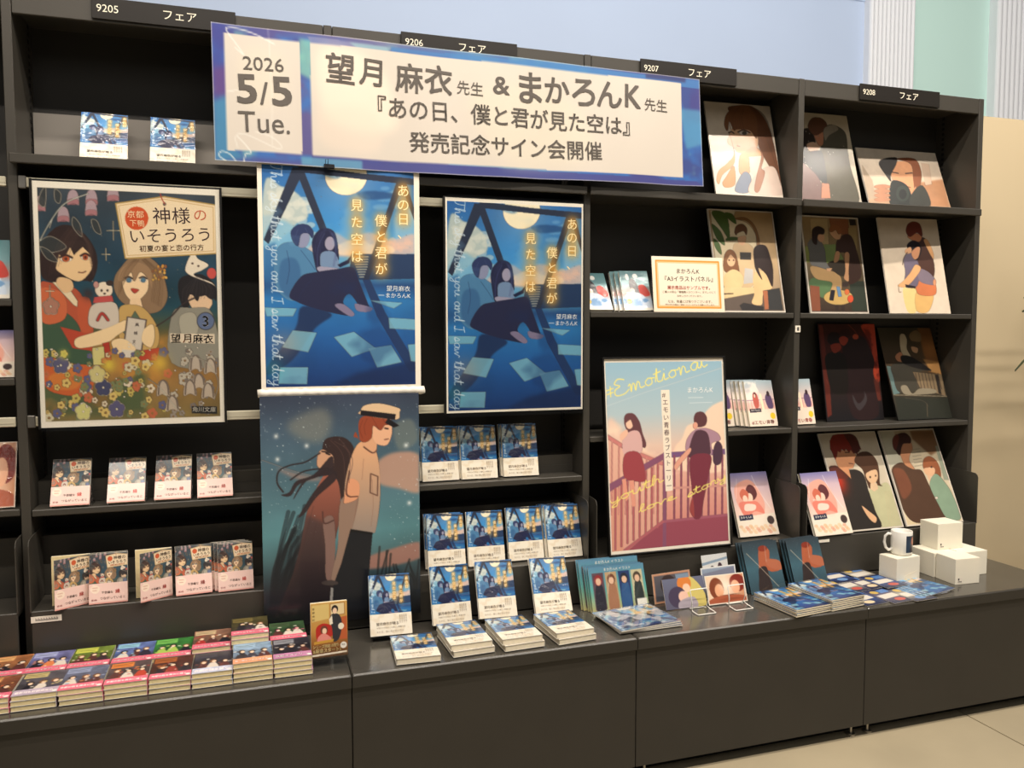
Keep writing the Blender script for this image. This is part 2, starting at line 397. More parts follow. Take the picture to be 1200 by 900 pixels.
    # lettering: real outlines laid just over the print
    def txt(s, body, p0, p1, col, bold=0.0, shear=0.0, hs=1.0):
        v, t = text_geo(body, 0.0, shear)
        if not len(v): return s
        lo, hi = v.min(0), v.max(0)
        if bold > 0:
            n0 = len(v); sh = [(-bold, -bold), (bold, -bold), (-bold, bold), (bold, bold)]
            v = np.concatenate([v + np.array(q) for q in sh]); t = np.concatenate([t + n0 * k for k in range(4)])
        a, b = s.uv([p0, p1]) * np.array([s.w, s.h]); d = b - a; L = np.linalg.norm(d); d = d / L; nrm = np.array([d[1], -d[0]])
        sc = L / (hi[0] - lo[0]); ymid = (lo[1] + hi[1]) / 2
        q = a + np.outer((v[:, 0] - lo[0]) * sc, d) + np.outer((v[:, 1] - ymid) * sc * hs, nrm)
        s.texts.append((q, t, lin(col))); return s
    def vtxt(s, body, p0, p1, em, col, bold=0.0):
        n = len(body)
        for i, ch in enumerate(body):
            k = i / max(1, n - 1); x = p0[0] + (p1[0] - p0[0]) * k; y = p0[1] + (p1[1] - p0[1]) * k
            v, t = text_geo(ch)
            if not len(v): continue
            c, e = s.uv([(x, y), (x + em, y)]) * np.array([s.w, s.h]); sc = np.linalg.norm(e - c)
            q = c + (v - np.array([.5, .38])) * sc * np.array([1, -1])
            s.texts.append((q, t, lin(col)))
        return s
    def script(s, body, p0, p1, hgt, col, wd):
        tot = sum(CUR[c][0] for c in body); p0 = np.array(p0, float); d = np.array(p1, float) - p0; k = 1.0 / tot
        L = np.linalg.norm(d); n = np.array([d[1], -d[0]]) / L; x = 0
        for c in body:
            adv, st = CUR[c]
            for q in st:
                s.line([p0 + d * (x + px_) * k + n * py * hgt * L for px_, py in q], wd, col)
            x += adv
        return s
    def quadmesh(s, mb, y=0.0, off=.0004):
        im = s.img.reshape(s.ny, 2, s.nx, 2, 3).mean((1, 3)); ny, nx = im.shape[:2]
        X = np.linspace(-s.w / 2, s.w / 2, nx); Z = np.linspace(s.h, 0, ny); XX, ZZ = np.meshgrid(X, Z)
        V = np.stack([XX, np.full(XX.shape, y), ZZ], -1).reshape(-1, 3)
        i = np.arange(ny - 1)[:, None] * nx + np.arange(nx - 1)[None]; i = i.reshape(-1)
        F = np.stack([i, i + nx, i + nx + 1, i + 1], -1)
        mb.add(V, F, lin(np.clip(im, 0, 255)).reshape(-1, 3))
        for k, (q, t, c) in enumerate(s.texts):
            V = np.stack([q[:, 0] - s.w / 2, np.full(len(q), y - off), s.h - q[:, 1]], -1)
            mb.add(V, t, c)
        return mb

# ------------------------------------------------------------------ the prints
def face(P, cx, cy, r, skin, look=0, eyes=True, lw=1.0):
    P.ell(cx, cy, r * .8, r, skin)
    if eyes:
        for s_ in (-1, 1): P.ell(cx + (s_ * .36 + look * .2) * r, cy + .05 * r, r * .13, r * .17, (70, 50, 50))
        P.line([(cx + (look * .2 - .12) * r, cy + .55 * r), (cx + (look * .2 + .12) * r, cy + .55 * r)], lw, (150, 70, 60))

def art_blue(P, full=True):
    P.grad([(0, (38, 98, 165)), (.25, (52, 132, 196)), (.42, (96, 160, 200)), (.50, (50, 105, 150)), (.53, (30, 70, 120)), (.6, (38, 110, 170)), (.8, (26, 84, 150)), (1, (16, 50, 104))])
    P.mottle(.12, 5, 3)
    P.cloud((150, 190, 210), .52, 3, 11, .6, .0, .42)
    P.fill([(75, 100), (130, 130), (180, 150), (215, 190), (225, 240), (190, 260), (150, 300), (80, 330), (60, 250)], (196, 200, 186), .85, sm=True, blur=.012)
    rr = random.Random(4)
    for k in range(34): a_ = rr.random(); P.ell(80 + 150 * a_ + rr.random() * 20, 120 + 190 * a_ * rr.random() + 60 * rr.random() + 60 * a_, 9 + 14 * rr.random(), 8 + 11 * rr.random(), (206, 210, 200), .55, blur=.006)
    for k in range(26): P.ell(400 + rr.random() * 205, 330 + rr.random() * 34, 8 + 14 * rr.random(), 5 + 9 * rr.random(), (232, 200, 172), .5, blur=.006)
    for k in range(12): P.ell(430 + rr.random() * 175, 140 + rr.random() * 110, 14 + 16 * rr.random(), 4 + 6 * rr.random(), (130, 180, 212), .4, blur=.012)
    P.fill([(70, 290), (130, 250), (200, 290), (260, 310), (260, 370), (60, 370)], (120, 175, 205), .8, sm=True, blur=.02)
    P.fill([(250, 330), (320, 300), (380, 330), (440, 300), (520, 330), (607, 310), (607, 380), (250, 380)], (214, 176, 160), .75, sm=True, blur=.015)
    P.fill([(330, 345), (400, 325), (470, 350), (520, 350), (520, 378), (330, 378)], (240, 214, 180), .7, sm=True, blur=.012)
    P.fill([(380, 376), (607, 382), (607, 470), (370, 470)], (26, 48, 84), .95)
    for k in range(9): P.line([(385 + k * 3, 388 + k * 9), (440 - k, 388 + k * 9)], .9, (190, 190, 170), .7)
    P.blob(362, 95, 120, (190, 200, 200), .35)
    P.ell(362, 95, 76, 70, (240, 228, 196)); P.cloud((40, 80, 130), .62, 9, 5, .0)
    P.fill([(285, 90), (330, 104), (350, 84), (300, 70)], (90, 140, 180), .7, sm=True, blur=.01)
    P.fill([(400, 160), (450, 150), (530, 160), (540, 175), (440, 182)], (30, 70, 120), .8, sm=True, blur=.01)
    P.stars(60, (220, 235, 240), 4, 0, .38, .5)
    bm = (34, 44, 66)
    P.fill([(170, 60), (215, 62), (85, 335), (68, 320)], bm); P.fill([(178, 62), (205, 60), (292, 285), (268, 290)], bm)
    P.fill([(190, 52), (195, 78), (607, 132), (607, 108), (400, 84)], bm)
    P.fill([(545, 116), (570, 116), (440, 475), (422, 470)], bm); P.fill([(555, 116), (575, 112), (607, 220), (607, 262)], bm)
    P.fill([(420, 470), (446, 470), (500, 590), (607, 770), (607, 800), (585, 800), (470, 600)], (26, 50, 92), .95)
    P.fill([(60, 350), (110, 330), (130, 500), (60, 520)], (40, 96, 150), .8, blur=.02)
    P.fill([(205, 560), (310, 590), (250, 640), (170, 750), (80, 800), (90, 760), (180, 640)], (20, 40, 78), .9, sm=True, blur=.012)
    P.fill([(400, 800), (607, 760), (607, 845), (300, 845)], (14, 34, 74), .7, blur=.03)
    # two seated figures, back to back with a book
    P.fill([(118, 350), (160, 330), (205, 345), (265, 385), (300, 420), (250, 450), (200, 520), (165, 540), (118, 500), (105, 420)], (72, 122, 162), sm=True)
    P.fill([(130, 400), (180, 390), (200, 450), (170, 530), (125, 490)], (50, 94, 140), .8, sm=True, blur=.01)
    P.ell(205, 318, 26, 34, (132, 138, 168)); P.fill([(170, 325), (165, 290), (190, 268), (225, 270), (245, 295), (240, 318), (225, 300), (200, 305), (190, 345)], (38, 52, 94), sm=True)
    P.fill([(250, 410), (240, 330), (265, 288), (300, 284), (325, 310), (335, 390), (325, 420), (300, 430), (262, 440)], (26, 30, 64), sm=True)
    P.ell(303, 338, 18, 25, (150, 146, 168)); P.fill([(270, 375), (320, 370), (335, 430), (280, 450)], (108, 134, 168), sm=True)
    P.fill([(262, 420), (330, 428), (340, 440), (270, 440)], (150, 146, 168), sm=True)
    P.fill([(160, 520), (200, 455), (250, 440), (330, 430), (385, 425), (405, 470), (440, 560), (450, 580), (420, 580), (375, 520), (350, 550), (385, 595), (330, 590), (240, 565), (190, 545)], (30, 34, 66), sm=True)
    P.fill([(330, 415), (365, 398), (380, 382), (372, 410), (340, 424)], (18, 26, 60))
    P.fill([(392, 555), (420, 560), (455, 572), (440, 585), (400, 580)], (120, 112, 140), sm=True); P.fill([(320, 560), (350, 555), (390, 590), (370, 598)], (120, 112, 140), sm=True)
    for q in ([(72, 562), (185, 568), (172, 594), (80, 592)], [(172, 645), (256, 655), (226, 722), (135, 703)], [(318, 672), (388, 655), (465, 715), (380, 742)],
              [(440, 715), (520, 705), (556, 765), (470, 782)], [(450, 545), (560, 556), (530, 574)], [(512, 608), (607, 616), (607, 652), (515, 645)], [(128, 774), (226, 776), (222, 834), (122, 830)], [(580, 705), (607, 703), (607, 765), (590, 762)]):
        P.fill(q, (122, 178, 196), .8); P.line(q, .35, (160, 205, 215), .6, sm=False, closed=True)
    P.blob(140, 690, 50, (180, 150, 130), .35); P.blob(100, 780, 40, (60, 200, 200), .3)
    P.ink(.35, 40); P.cloud((120, 170, 205), .56, 7, 71, .35, .05, .4); P.cloud((14, 40, 90), .58, 5, 72, .35, .5, 1.01)
    P.strands([[(262, 300), (250, 350), (258, 425)], [(290, 288), (284, 300), (282, 330)]], 6, .3, (70, 78, 120)); P.strands([[(316, 300), (330, 350), (322, 420)], [(300, 290), (320, 350), (312, 420)]], 5, .3, (70, 78, 120))
    gl = (222, 160, 62)
    cols = [(568, 150, 305, 4, 'あの日、'), (487, 258, 432, 4, '僕と君が'), (400, 200, 385, 4, '見た空は')]
    for x, a, b, n, t in cols:
        for k in range(n):
            y = a + (b - a) * k / (n - 1)
            if t[k] != '、': P.blob(x, y, 26, gl, .85 if full else .95, 30)
    for q in ([(285, 300), (262, 350), (258, 420)], [(310, 300), (322, 340), (326, 400)], [(190, 285), (180, 310)], [(215, 280), (225, 300)]): P.line(q, .35, (64, 74, 116), .8)
    for q in ([(150, 360), (160, 420), (150, 480)], [(200, 360), (230, 400), (250, 430)], [(250, 450), (210, 500), (190, 540)], [(340, 450), (380, 500), (410, 560)]): P.line(q, .35, (24, 40, 80), .6)
    wh = (206, 222, 232)
    P.script('This sky that you and I saw that day', (90, 45), (102, 838), .052, wh, .42 if full else .9)
    if full:
        for x, a, b, n, t in cols: P.vtxt(t, (x, a), (x, b), 46, (252, 232, 178), bold=.012)
        P.txt('望月麻衣', (506, 502), (590, 506), (220, 228, 230)); P.txt('まかろんK', (504, 527), (592, 531), (220, 228, 230)); P.line([(476, 526), (496, 527)], .5, (200, 210, 220))
    return P

def art_kimono(P, full=True):
    R = np.random.default_rng(5)
    P.grad([(0, (58, 66, 74)), (.3, (38, 66, 84)), (.5, (36, 76, 90)), (.62, (100, 96, 60)), (.8, (150, 110, 60)), (1, (128, 110, 66))])
    P.mottle(.25, 6, 8)
    P.cloud((186, 132, 62), .50, 5, 21, .85, .6, 1.01); P.cloud((74, 92, 62), .55, 6, 22, .9, .58, 1.01, x1=.6)
    P.stars(50, (220, 226, 210), 9, 0, .5, .9)
    # left girl's robe
    P.fill([(120, 395), (165, 378), (240, 395), (275, 440), (300, 520), (290, 560), (240, 600), (130, 600)], (178, 84, 56), sm=True)
    P.fill([(128, 500), (190, 470), (240, 500), (270, 560), (300, 640), (230, 660), (130, 640)], (64, 88, 66), sm=True)
    P.fill([(120, 400), (190, 405), (215, 450), (200, 500), (130, 505)], (200, 104, 66), sm=True)
    P.fill([(165, 375), (205, 372), (245, 430), (270, 470), (235, 450)], (225, 206, 170))
    P.fill([(250, 440), (290, 430), (300, 520), (260, 540)], (188, 88, 56), sm=True)
    P.fill([(190, 520), (290, 545), (300, 600), (230, 590)], (180, 72, 48))
    P.fill([(130, 620), (230, 640), (290, 650), (300, 700), (270, 740), (190, 740), (135, 710)], (196, 96, 50), sm=True)
    P.fill([(230, 655), (260, 680), (240, 720), (170, 720), (150, 680)], (206, 128, 60), .8, sm=True, blur=.012)
    # left girl
    P.fill([(215, 190), (270, 215), (308, 265), (318, 320), (300, 372), (275, 372), (200, 376), (150, 372), (128, 345), (130, 270), (165, 210)], (48, 33, 30), sm=True)
    P.fill([(180, 300), (215, 270), (270, 258), (292, 285), (300, 330), (270, 368), (240, 372), (195, 348), (178, 330)], (232, 196, 148), sm=True)
    P.fill([(168, 300), (190, 262), (215, 245), (262, 240), (292, 262), (298, 290), (270, 262), (240, 288), (228, 262), (205, 300), (190, 285), (178, 330)], (54, 38, 34))
    for x, y, r in ((213, 301, 20), (278, 296, 15)):
        P.ell(x, y, r, 10, (240, 226, 206)); P.ell(x, y, r * .62, 9.5, (196, 92, 48)); P.line([(x - r, y - 5), (x, y - 12), (x + r, y - 4)], 1.0, (60, 32, 26)); P.ell(x, y, 4, 5, (90, 40, 26))
    P.line([(255, 345), (268, 346), (278, 342)], .5, (160, 80, 60))
    P.fill([(190, 360), (230, 370), (235, 400), (205, 410), (180, 380)], (222, 184, 138), sm=True)
    # middle girl
    P.fill([(395, 330), (430, 296), (480, 292), (525, 325), (545, 380), (550, 430), (525, 470), (480, 480), (445, 470), (395, 440), (372, 400), (375, 360)], (140, 112, 84), sm=True)
    P.fill([(400, 358), (440, 335), (482, 352), (486, 400), (462, 430), (440, 442), (415, 425), (402, 395)], (240, 208, 166), sm=True)
    P.fill([(385, 370), (400, 330), (450, 312), (500, 340), (500, 400), (485, 365), (460, 345), (440, 375), (430, 345), (405, 372)], (156, 124, 92), sm=True)
    for x in (422, 470): P.ell(x, 371, 12, 8, (236, 232, 222)); P.ell(x, 371, 8, 8, (84, 120, 142)); P.line([(x - 12, 364), (x, 360), (x + 12, 366)], .8, (60, 50, 46))
    P.fill([(428, 398), (455, 402), (440, 414)], (176, 66, 52), sm=True)
    P.fill([(425, 430), (460, 428), (470, 470), (440, 480), (420, 455)], (236, 202, 160)); P.fill([(385, 470), (430, 450), (480, 470), (520, 540), (500, 600), (400, 600)], (196, 160, 96), sm=True)
    P.fill([(440, 470), (460, 500), (420, 560), (400, 540)], (86, 104, 84))
    for k in range(24): P.ell(500 + R.random() * 52, 325 + R.random() * 45, 5, 5, [(206, 146, 66), (222, 176, 90), (150, 96, 60)][k % 3])
    # boy
    P.fill([(588, 420), (590, 372), (620, 355), (670, 355), (712, 390), (712, 440), (690, 400), (680, 450), (640, 430), (610, 470)], (34, 30, 32), sm=True)
    P.fill([(620, 420), (660, 425), (690, 420), (700, 450), (670, 478), (630, 460)], (226, 192, 156), sm=True); P.fill([(600, 400), (660, 380), (710, 405), (700, 435), (665, 415), (650, 440), (630, 415), (612, 440)], (38, 33, 34), sm=True)
    P.fill([(565, 480), (630, 462), (700, 480), (712, 640), (560, 640)], (142, 138, 124), sm=True); P.fill([(590, 490), (640, 480), (650, 540), (600, 560)], (170, 164, 146), sm=True)
    # white cat and small white dog
    P.fill([(615, 320), (640, 280), (655, 302), (690, 322), (668, 340), (640, 355), (700, 380), (715, 400), (700, 385), (620, 352)], (232, 218, 196), sm=True); P.ell(636, 318, 3, 3, (90, 60, 50)); P.ell(656, 326, 3, 3, (90, 60, 50)); P.ell(700, 350, 16, 18, (198, 82, 74))
    P.fill([(300, 450), (340, 440), (380, 450), (385, 510), (350, 530), (290, 520), (285, 480)], (206, 192, 176), sm=True)
    P.ell(338, 402, 30, 26, (232, 214, 190)); P.ell(312, 385, 9, 11, (190, 140, 130)); P.ell(358, 380, 12, 9, (60, 46, 42)); P.ell(330, 404, 3, 4, (60, 40, 36)); P.ell(350, 404, 3, 4, (60, 40, 36)); P.ell(340, 414, 4, 3, (60, 40, 36))
    P.fill([(305, 425), (365, 420), (370, 440), (300, 445)], (190, 80, 76)); P.line([(315, 500), (330, 478), (350, 500)], 1.6, (176, 60, 52)); P.blob(285, 415, 18, (60, 44, 44), .9)
    # hands and the note book
    P.fill([(240, 560), (300, 540), (360, 520), (410, 500), (425, 520), (380, 550), (340, 575), (250, 590)], (236, 206, 160), sm=True)
    P.fill([(415, 490), (478, 500), (460, 600), (400, 590)], (206, 194, 178)); P.line([(415, 490), (478, 500), (460, 600), (400, 590)], .5, (110, 90, 90), sm=False, closed=True)
    P.fill([(470, 530), (500, 515), (505, 560), (490, 590), (462, 570)], (236, 206, 160), sm=True); P.fill([(360, 570), (400, 560), (440, 590), (430, 612), (380, 610)], (236, 206, 160), sm=True)
    P.fill([(395, 595), (450, 600), (445, 625), (392, 620)], (216, 206, 190)); P.fill([(455, 600), (520, 590), (510, 632), (450, 630)], (180, 66, 46)); P.fill([(330, 575), (352, 570), (360, 630), (338, 630)], (172, 56, 40)); P.fill([(295, 590), (335, 585), (338, 645), (298, 645)], (206, 196, 130))
    # field of blossoms
    cols = [(206, 194, 160), (214, 186, 110), (96, 96, 130), (196, 178, 96), (190, 104, 70), (120, 128, 88), (222, 206, 178)]
    for k in range(150):
        x = 140 + R.random() * 575; y = 600 + R.random() * 215; r = 6 + 11 * R.random(); c = cols[R.integers(len(cols))] if x < 560 else [(186, 176, 158), (150, 140, 128), (120, 112, 108)][k % 3]
        for a in range(5): P.ell(x + r * .6 * math.cos(a * 1.257), y + r * .6 * math.sin(a * 1.257), r * .45, r * .45, c)
        P.ell(x, y, r * .25, r * .25, (150, 110, 60))
    for x, y, c in ((190, 645, (92, 90, 118)), (330, 718, (70, 72, 100)), (374, 788, (92, 88, 120)), (262, 795, (206, 200, 128)), (310, 675, (202, 190, 130)), (160, 455, (170, 120, 100))):
        for rr, cc in ((14.5, (226, 216, 190)), (12.5, c)):
            for a in range(5): P.ell(x + 15 * math.cos(a * 1.257 - 1.57), y + 15 * math.sin(a * 1.257 - 1.57), rr, rr, cc)
        P.ell(x, y, 4, 4, (226, 216, 190))
    P.blob(350, 645, 22, (216, 190, 70), .9); P.blob(520, 640, 28, (226, 186, 70), .8); P.blob(200, 610, 14, (200, 196, 90), .9)
    for k in range(40): x = 140 + R.random() * 570; y = 560 + R.random() * 260; P.ell(x, y, 3.5, 2.6, (238, 228, 208))
    for cx, cy in ((640, 640), (650, 700), (690, 650), (620, 720), (530, 720), (560, 770), (680, 730)):
        P.fill([(cx - 22, cy + 26), (cx - 16, cy - 14), (cx, cy - 26), (cx + 16, cy - 14), (cx + 22, cy + 26), (cx, cy + 20)], (188, 172, 154), .95, sm=True); P.line([(cx - 16, cy + 22), (cx - 12, cy - 12), (cx, cy - 24), (cx + 14, cy - 10), (cx + 18, cy + 22)], .5, (110, 96, 88), .8)
    # bell flowers and outlined leaves, top left
    for cx, cy in ((207, 155), (240, 100), (302, 100), (300, 135), (128, 120), (374, 88)):
        P.fill([(cx - 20, cy + 26), (cx - 16, cy - 12), (cx, cy - 24), (cx + 16, cy - 12), (cx + 20, cy + 26), (cx, cy + 20)], (176, 152, 158), .95, sm=True); P.fill([(cx - 18, cy + 24), (cx - 14, cy + 8), (cx + 14, cy + 8), (cx + 18, cy + 24)], (164, 104, 108), .8, sm=True)
    for q in ([(125, 245), (165, 228), (215, 262), (165, 280), (128, 262)], [(128, 262), (160, 275), (186, 310), (150, 300)], [(135, 82), (150, 70), (146, 130), (125, 118)], [(240, 165), (262, 190), (268, 228), (250, 215), (236, 190)], [(300, 175), (320, 180), (332, 220), (310, 210)], [(180, 75), (200, 90), (195, 120), (180, 110)]):
        P.fill(q, (52, 56, 56), .9, sm=True); P.line(q, .45, (206, 206, 188), .95, closed=True)
    P.line([(128, 240), (170, 170), (215, 120), (290, 90)], .7, (196, 200, 186)); P.line([(170, 170), (160, 200)], .6, (196, 200, 186))
    for x, y, r in ((373, 210, 22), (347, 287, 14), (158, 405, 14)): P.line([(x - r, y), (x + r, y)], .5, (232, 222, 186)); P.line([(x, y - r * 1.4), (x, y + r * 1.4)], .5, (232, 222, 186))
    P.line([(512, 520), (560, 490), (600, 450), (640, 430)], .8, (60, 46, 44)); P.line([(480, 690), (520, 720), (560, 770), (600, 815)], .5, (206, 200, 180)); P.line([(620, 620), (680, 640), (715, 700), (700, 760)], .5, (206, 200, 180))
    P.ink(.45, 30)
    P.strands([[(222, 200), (180, 260), (150, 360)], [(262, 215), (235, 262), (225, 290)]], 9, .3, (96, 72, 62), .7); P.strands([[(250, 205), (300, 260), (305, 360)], [(262, 215), (285, 262), (290, 300)]], 6, .3, (96, 72, 62), .7)
    P.strands([[(440, 302), (395, 350), (384, 430)], [(460, 305), (440, 330), (410, 370)]], 8, .3, (96, 72, 50), .8); P.strands([[(480, 300), (535, 360), (530, 460)], [(465, 305), (500, 350), (495, 440)]], 9, .3, (96, 72, 50), .8); P.strands([[(650, 360), (600, 400), (595, 440)], [(660, 360), (710, 400), (700, 430)]], 10, .3, (84, 78, 80), .7)
    # the plaque
    P.fill([(383, 122), (545, 100), (718, 128), (718, 285), (412, 300)], (236, 214, 178)); P.line([(383, 122), (545, 100), (718, 128), (718, 285), (412, 300)], .8, (184, 150, 84), sm=False, closed=True)
    P.line([(392, 129), (545, 108), (709, 135), (709, 277), (419, 291)], .35, (190, 150, 90), sm=False, closed=True)
    P.ell(452, 170, 39, 38, (204, 82, 40)); P.ell(546, 124, 6, 6, (110, 90, 80)); P.line([(532, 88), (538, 108), (546, 122)], .6, (170, 60, 50))
    P.ell(677, 505, 29, 28, (96, 110, 142)); P.line([(677 + 29 * math.cos(a), 505 + 28 * math.sin(a)) for a in np.linspace(0, 6, 12)], .5, (60, 60, 66), closed=True)
    P.fill([(556, 544), (706, 547), (706, 578), (556, 574)], (222, 204, 178))
    P.fill([(624, 780), (710, 782), (710, 806), (624, 803)], (34, 32, 32))
    P.margin(.006, (206, 196, 172))
    if full:
        P.txt('京都', (421, 155), (476, 157), (246, 214, 170)); P.txt('下鴨', (428, 184), (478, 186), (246, 214, 170))
        P.txt('神様', (506, 161), (632, 161), (58, 36, 40), -.004); P.txt('の', (646, 160), (686, 160), (196, 92, 60)); P.txt('いそうろう', (430, 228), (696, 222), (58, 36, 40))
        P.txt('初夏の宴と恋の行方', (460, 268), (676, 264), (198, 104, 44), .006)
        P.txt('3', (668, 505), (687, 505), (226, 220, 206), .01); P.txt('望', (560, 560), (592, 560), (56, 48, 50), .01); P.txt('月', (600, 561), (628, 561), (206, 110, 60), .01); P.txt('麻衣', (634, 562), (702, 563), (56, 48, 50), .01)
        P.txt('角川文庫', (628, 791), (706, 793), (190, 184, 170)); P.vtxt('高槻文', (447, 515), (436, 570), 14, (70, 54, 60))
    else:
        P.txt('神様の', (506, 161), (686, 161), (58, 36, 40), .01); P.txt('いそうろう', (430, 228), (696, 222), (58, 36, 40), .01); P.txt('初夏の宴と恋の行方', (460, 268), (676, 264), (198, 104, 44), .02)
    return P

def art_night(P, small=False):
    P.grad([(0, (58, 66, 84)), (.15, (72, 92, 110)), (.45, (84, 122, 134)), (.6, (88, 138, 146)), (.72, (70, 104, 110)), (.85, (34, 42, 50)), (1, (16, 17, 22))])
    P.mottle(.14, 4, 2)
    P.fill([(140, 140), (250, 90), (290, 130), (260, 200), (180, 190)], (136, 136, 124), .6, sm=True, blur=.05)
    P.fill([(440, 280), (500, 240), (590, 250), (600, 370), (520, 360), (450, 340)], (196, 152, 130), .85, sm=True, blur=.02)
    P.fill([(100, 290), (180, 310), (270, 330), (180, 330)], (178, 140, 126), .6, sm=True, blur=.02)
    P.fill([(500, 150), (560, 130), (580, 200), (520, 230)], (120, 128, 120), .6, sm=True, blur=.02)
    P.fill([(420, 600), (500, 570), (600, 545), (605, 600), (430, 640)], (170, 118, 104), .85, sm=True, blur=.015)
    P.line([(50, 262), (160, 300), (250, 322)], .5, (170, 180, 184), .8)
    for x, y in ((100, 182), (105, 260), (560, 410), (543, 215), (250, 250), (205, 215)): P.blob(x, y, 7, (225, 235, 235), .9)
    for k in range(30):
        r = random.Random(k); x = 70 + r.random() * 110; y = 820 - r.random() * 120
        P.line([(x, 840), (x + 10, y - 80), (x + 40 + r.random() * 60, y - 180 - r.random() * 120)], 2.2, (22, 28, 34), .5)
    for k in range(14):
        r = random.Random(k + 50); x = 440 + r.random() * 150
        P.line([(x, 820), (x + 8, 700), (x + r.random() * 60 - 20, 560 + r.random() * 100)], 1.2, (24, 30, 34), .6)
    # girl
    P.fill([(262, 318), (300, 310), (325, 360), (320, 470), (304, 560), (304, 830), (98, 830), (104, 800), (132, 730), (160, 660), (186, 560), (205, 450), (228, 380)], [(166, 98, 80), (18, 19, 26)])
    P.fill([(205, 450), (268, 478), (276, 560), (300, 640), (304, 830), (98, 830), (132, 730), (165, 650)], [(84, 66, 66), (14, 15, 22)], .8, blur=.03)
    P.fill([(262, 205), (290, 186), (335, 190), (366, 225), (368, 300), (345, 380), (330, 410), (315, 340), (290, 300), (262, 280)], (56, 42, 42), sm=True)
    P.fill([(245, 240), (258, 228), (272, 232), (296, 250), (296, 285), (270, 296), (248, 290), (240, 275)], (206, 158, 126), sm=True); P.line([(258, 234), (285, 238)], .8, (50, 36, 38)); P.line([(272, 240), (284, 245)], .9, (40, 30, 32))
    for q in ([(290, 250), (292, 300), (240, 322), (180, 345), (150, 385), (118, 382), (146, 372), (170, 335), (230, 312)], [(285, 290), (292, 312), (210, 330), (160, 398), (190, 340), (230, 318)], [(300, 300), (306, 330), (240, 390), (205, 440), (178, 460), (200, 420), (240, 360)]): P.fill(q, (50, 40, 44), .95, sm=True)
    for q in ([(250, 240), (200, 270), (150, 280), (110, 300), (104, 340), (125, 372)], [(280, 290), (200, 300), (150, 330)]): P.line(q, .8, (46, 38, 42), .95)
    P.fill([(264, 470), (300, 460), (308, 560), (300, 670), (276, 672), (272, 560)], (132, 104, 96), sm=True); P.line([(262, 440), (268, 480), (300, 470)], .8, (90, 56, 52))
    # boy in a white cap
    P.fill([(335, 400), (345, 300), (375, 215), (420, 200), (450, 260), (460, 380), (448, 500), (430, 512), (360, 500)], [(232, 176, 132), (152, 138, 128)], sm=True)
    P.fill([(395, 215), (390, 170), (430, 180), (445, 215), (430, 250)], (222, 168, 130), sm=True)
    P.fill([(435, 130), (475, 135), (492, 150), (494, 178), (478, 214), (440, 208), (425, 170)], (232, 180, 144), sm=True)
    P.fill([(386, 200), (380, 150), (392, 120), (440, 112), (480, 120), (494, 145), (470, 148), (455, 165), (430, 150), (425, 190), (400, 205), (378, 190), (365, 185), (372, 170)], (150, 72, 48), sm=True)
    P.fill([(386, 100), (400, 82), (450, 76), (515, 92), (518, 106), (505, 130), (388, 112)], (222, 190, 152), sm=True); P.fill([(388, 98), (505, 112), (503, 130), (386, 114)], (34, 30, 34)); P.fill([(480, 125), (518, 150), (500, 156), (470, 140)], (30, 28, 32))
    P.line([(470, 158), (480, 160)], .8, (60, 36, 34)); P.line([(470, 196), (482, 194)], .5, (150, 70, 60))
    P.fill([(320, 420), (345, 380), (382, 385), (378, 440), (350, 560), (322, 680), (302, 690), (296, 660), (316, 560)], (150, 124, 108), sm=True); P.fill([(335, 395), (350, 330), (385, 340), (384, 392), (340, 412)], (226, 160, 122), sm=True)
    P.line([(352, 300), (344, 380), (382, 388)], .6, (120, 70, 56)); P.line([(425, 310), (450, 320), (450, 385), (425, 375)], .5, (140, 84, 66), sm=False, closed=True); P.line([(400, 220), (430, 240), (445, 230)], .6, (130, 76, 60))
    P.fill([(360, 500), (436, 512), (430, 600), (418, 800), (380, 810), (345, 830), (300, 830), (302, 700), (330, 620)], (22, 26, 34)); P.line([(362, 506), (434, 516)], 1.2, (14, 16, 20)); P.ell(290, 690, 30, 9, (70, 62, 60))
    P.ink(.4, 30)
    P.stars(120, (206, 220, 222), 3, 0, .62, .8, x1=.34); P.stars(60, (206, 220, 222), 5, 0, .14, .8, x1=.6); P.stars(110, (206, 220, 222), 4, .05, .72, .8, x0=.80); P.stars(26, (206, 220, 222), 8, .14, .26, .7, x0=.3, x1=.52)
    P.fill([(45, 800), (615, 780), (620, 870), (40, 870)], (14, 15, 20), .9, blur=.03); P.fill([(294, 706), (303, 708), (300, 780), (290, 770)], (150, 150, 146))
    for q in ([(300, 200), (350, 240), (352, 340)], [(285, 196), (330, 250), (338, 370)], [(320, 195), (362, 260), (350, 330)]): P.line(q, .35, (92, 68, 64), .8)
    for q in ([(395, 130), (385, 160), (395, 190)], [(410, 125), (400, 150), (405, 180)], [(425, 120), (440, 145), (450, 160)], [(460, 122), (470, 140), (480, 146)]): P.line(q, .35, (112, 48, 34), .8)
    for q in ([(230, 420), (205, 520), (175, 640)], [(262, 500), (250, 580), (255, 650)], [(240, 480), (225, 560)]): P.line(q, .35, (70, 48, 48), .6)
    for q in ([(430, 330), (436, 420), (430, 490)], [(380, 400), (372, 470)], [(400, 260), (396, 330)]): P.line(q, .3, (140, 96, 80), .6)
    return P

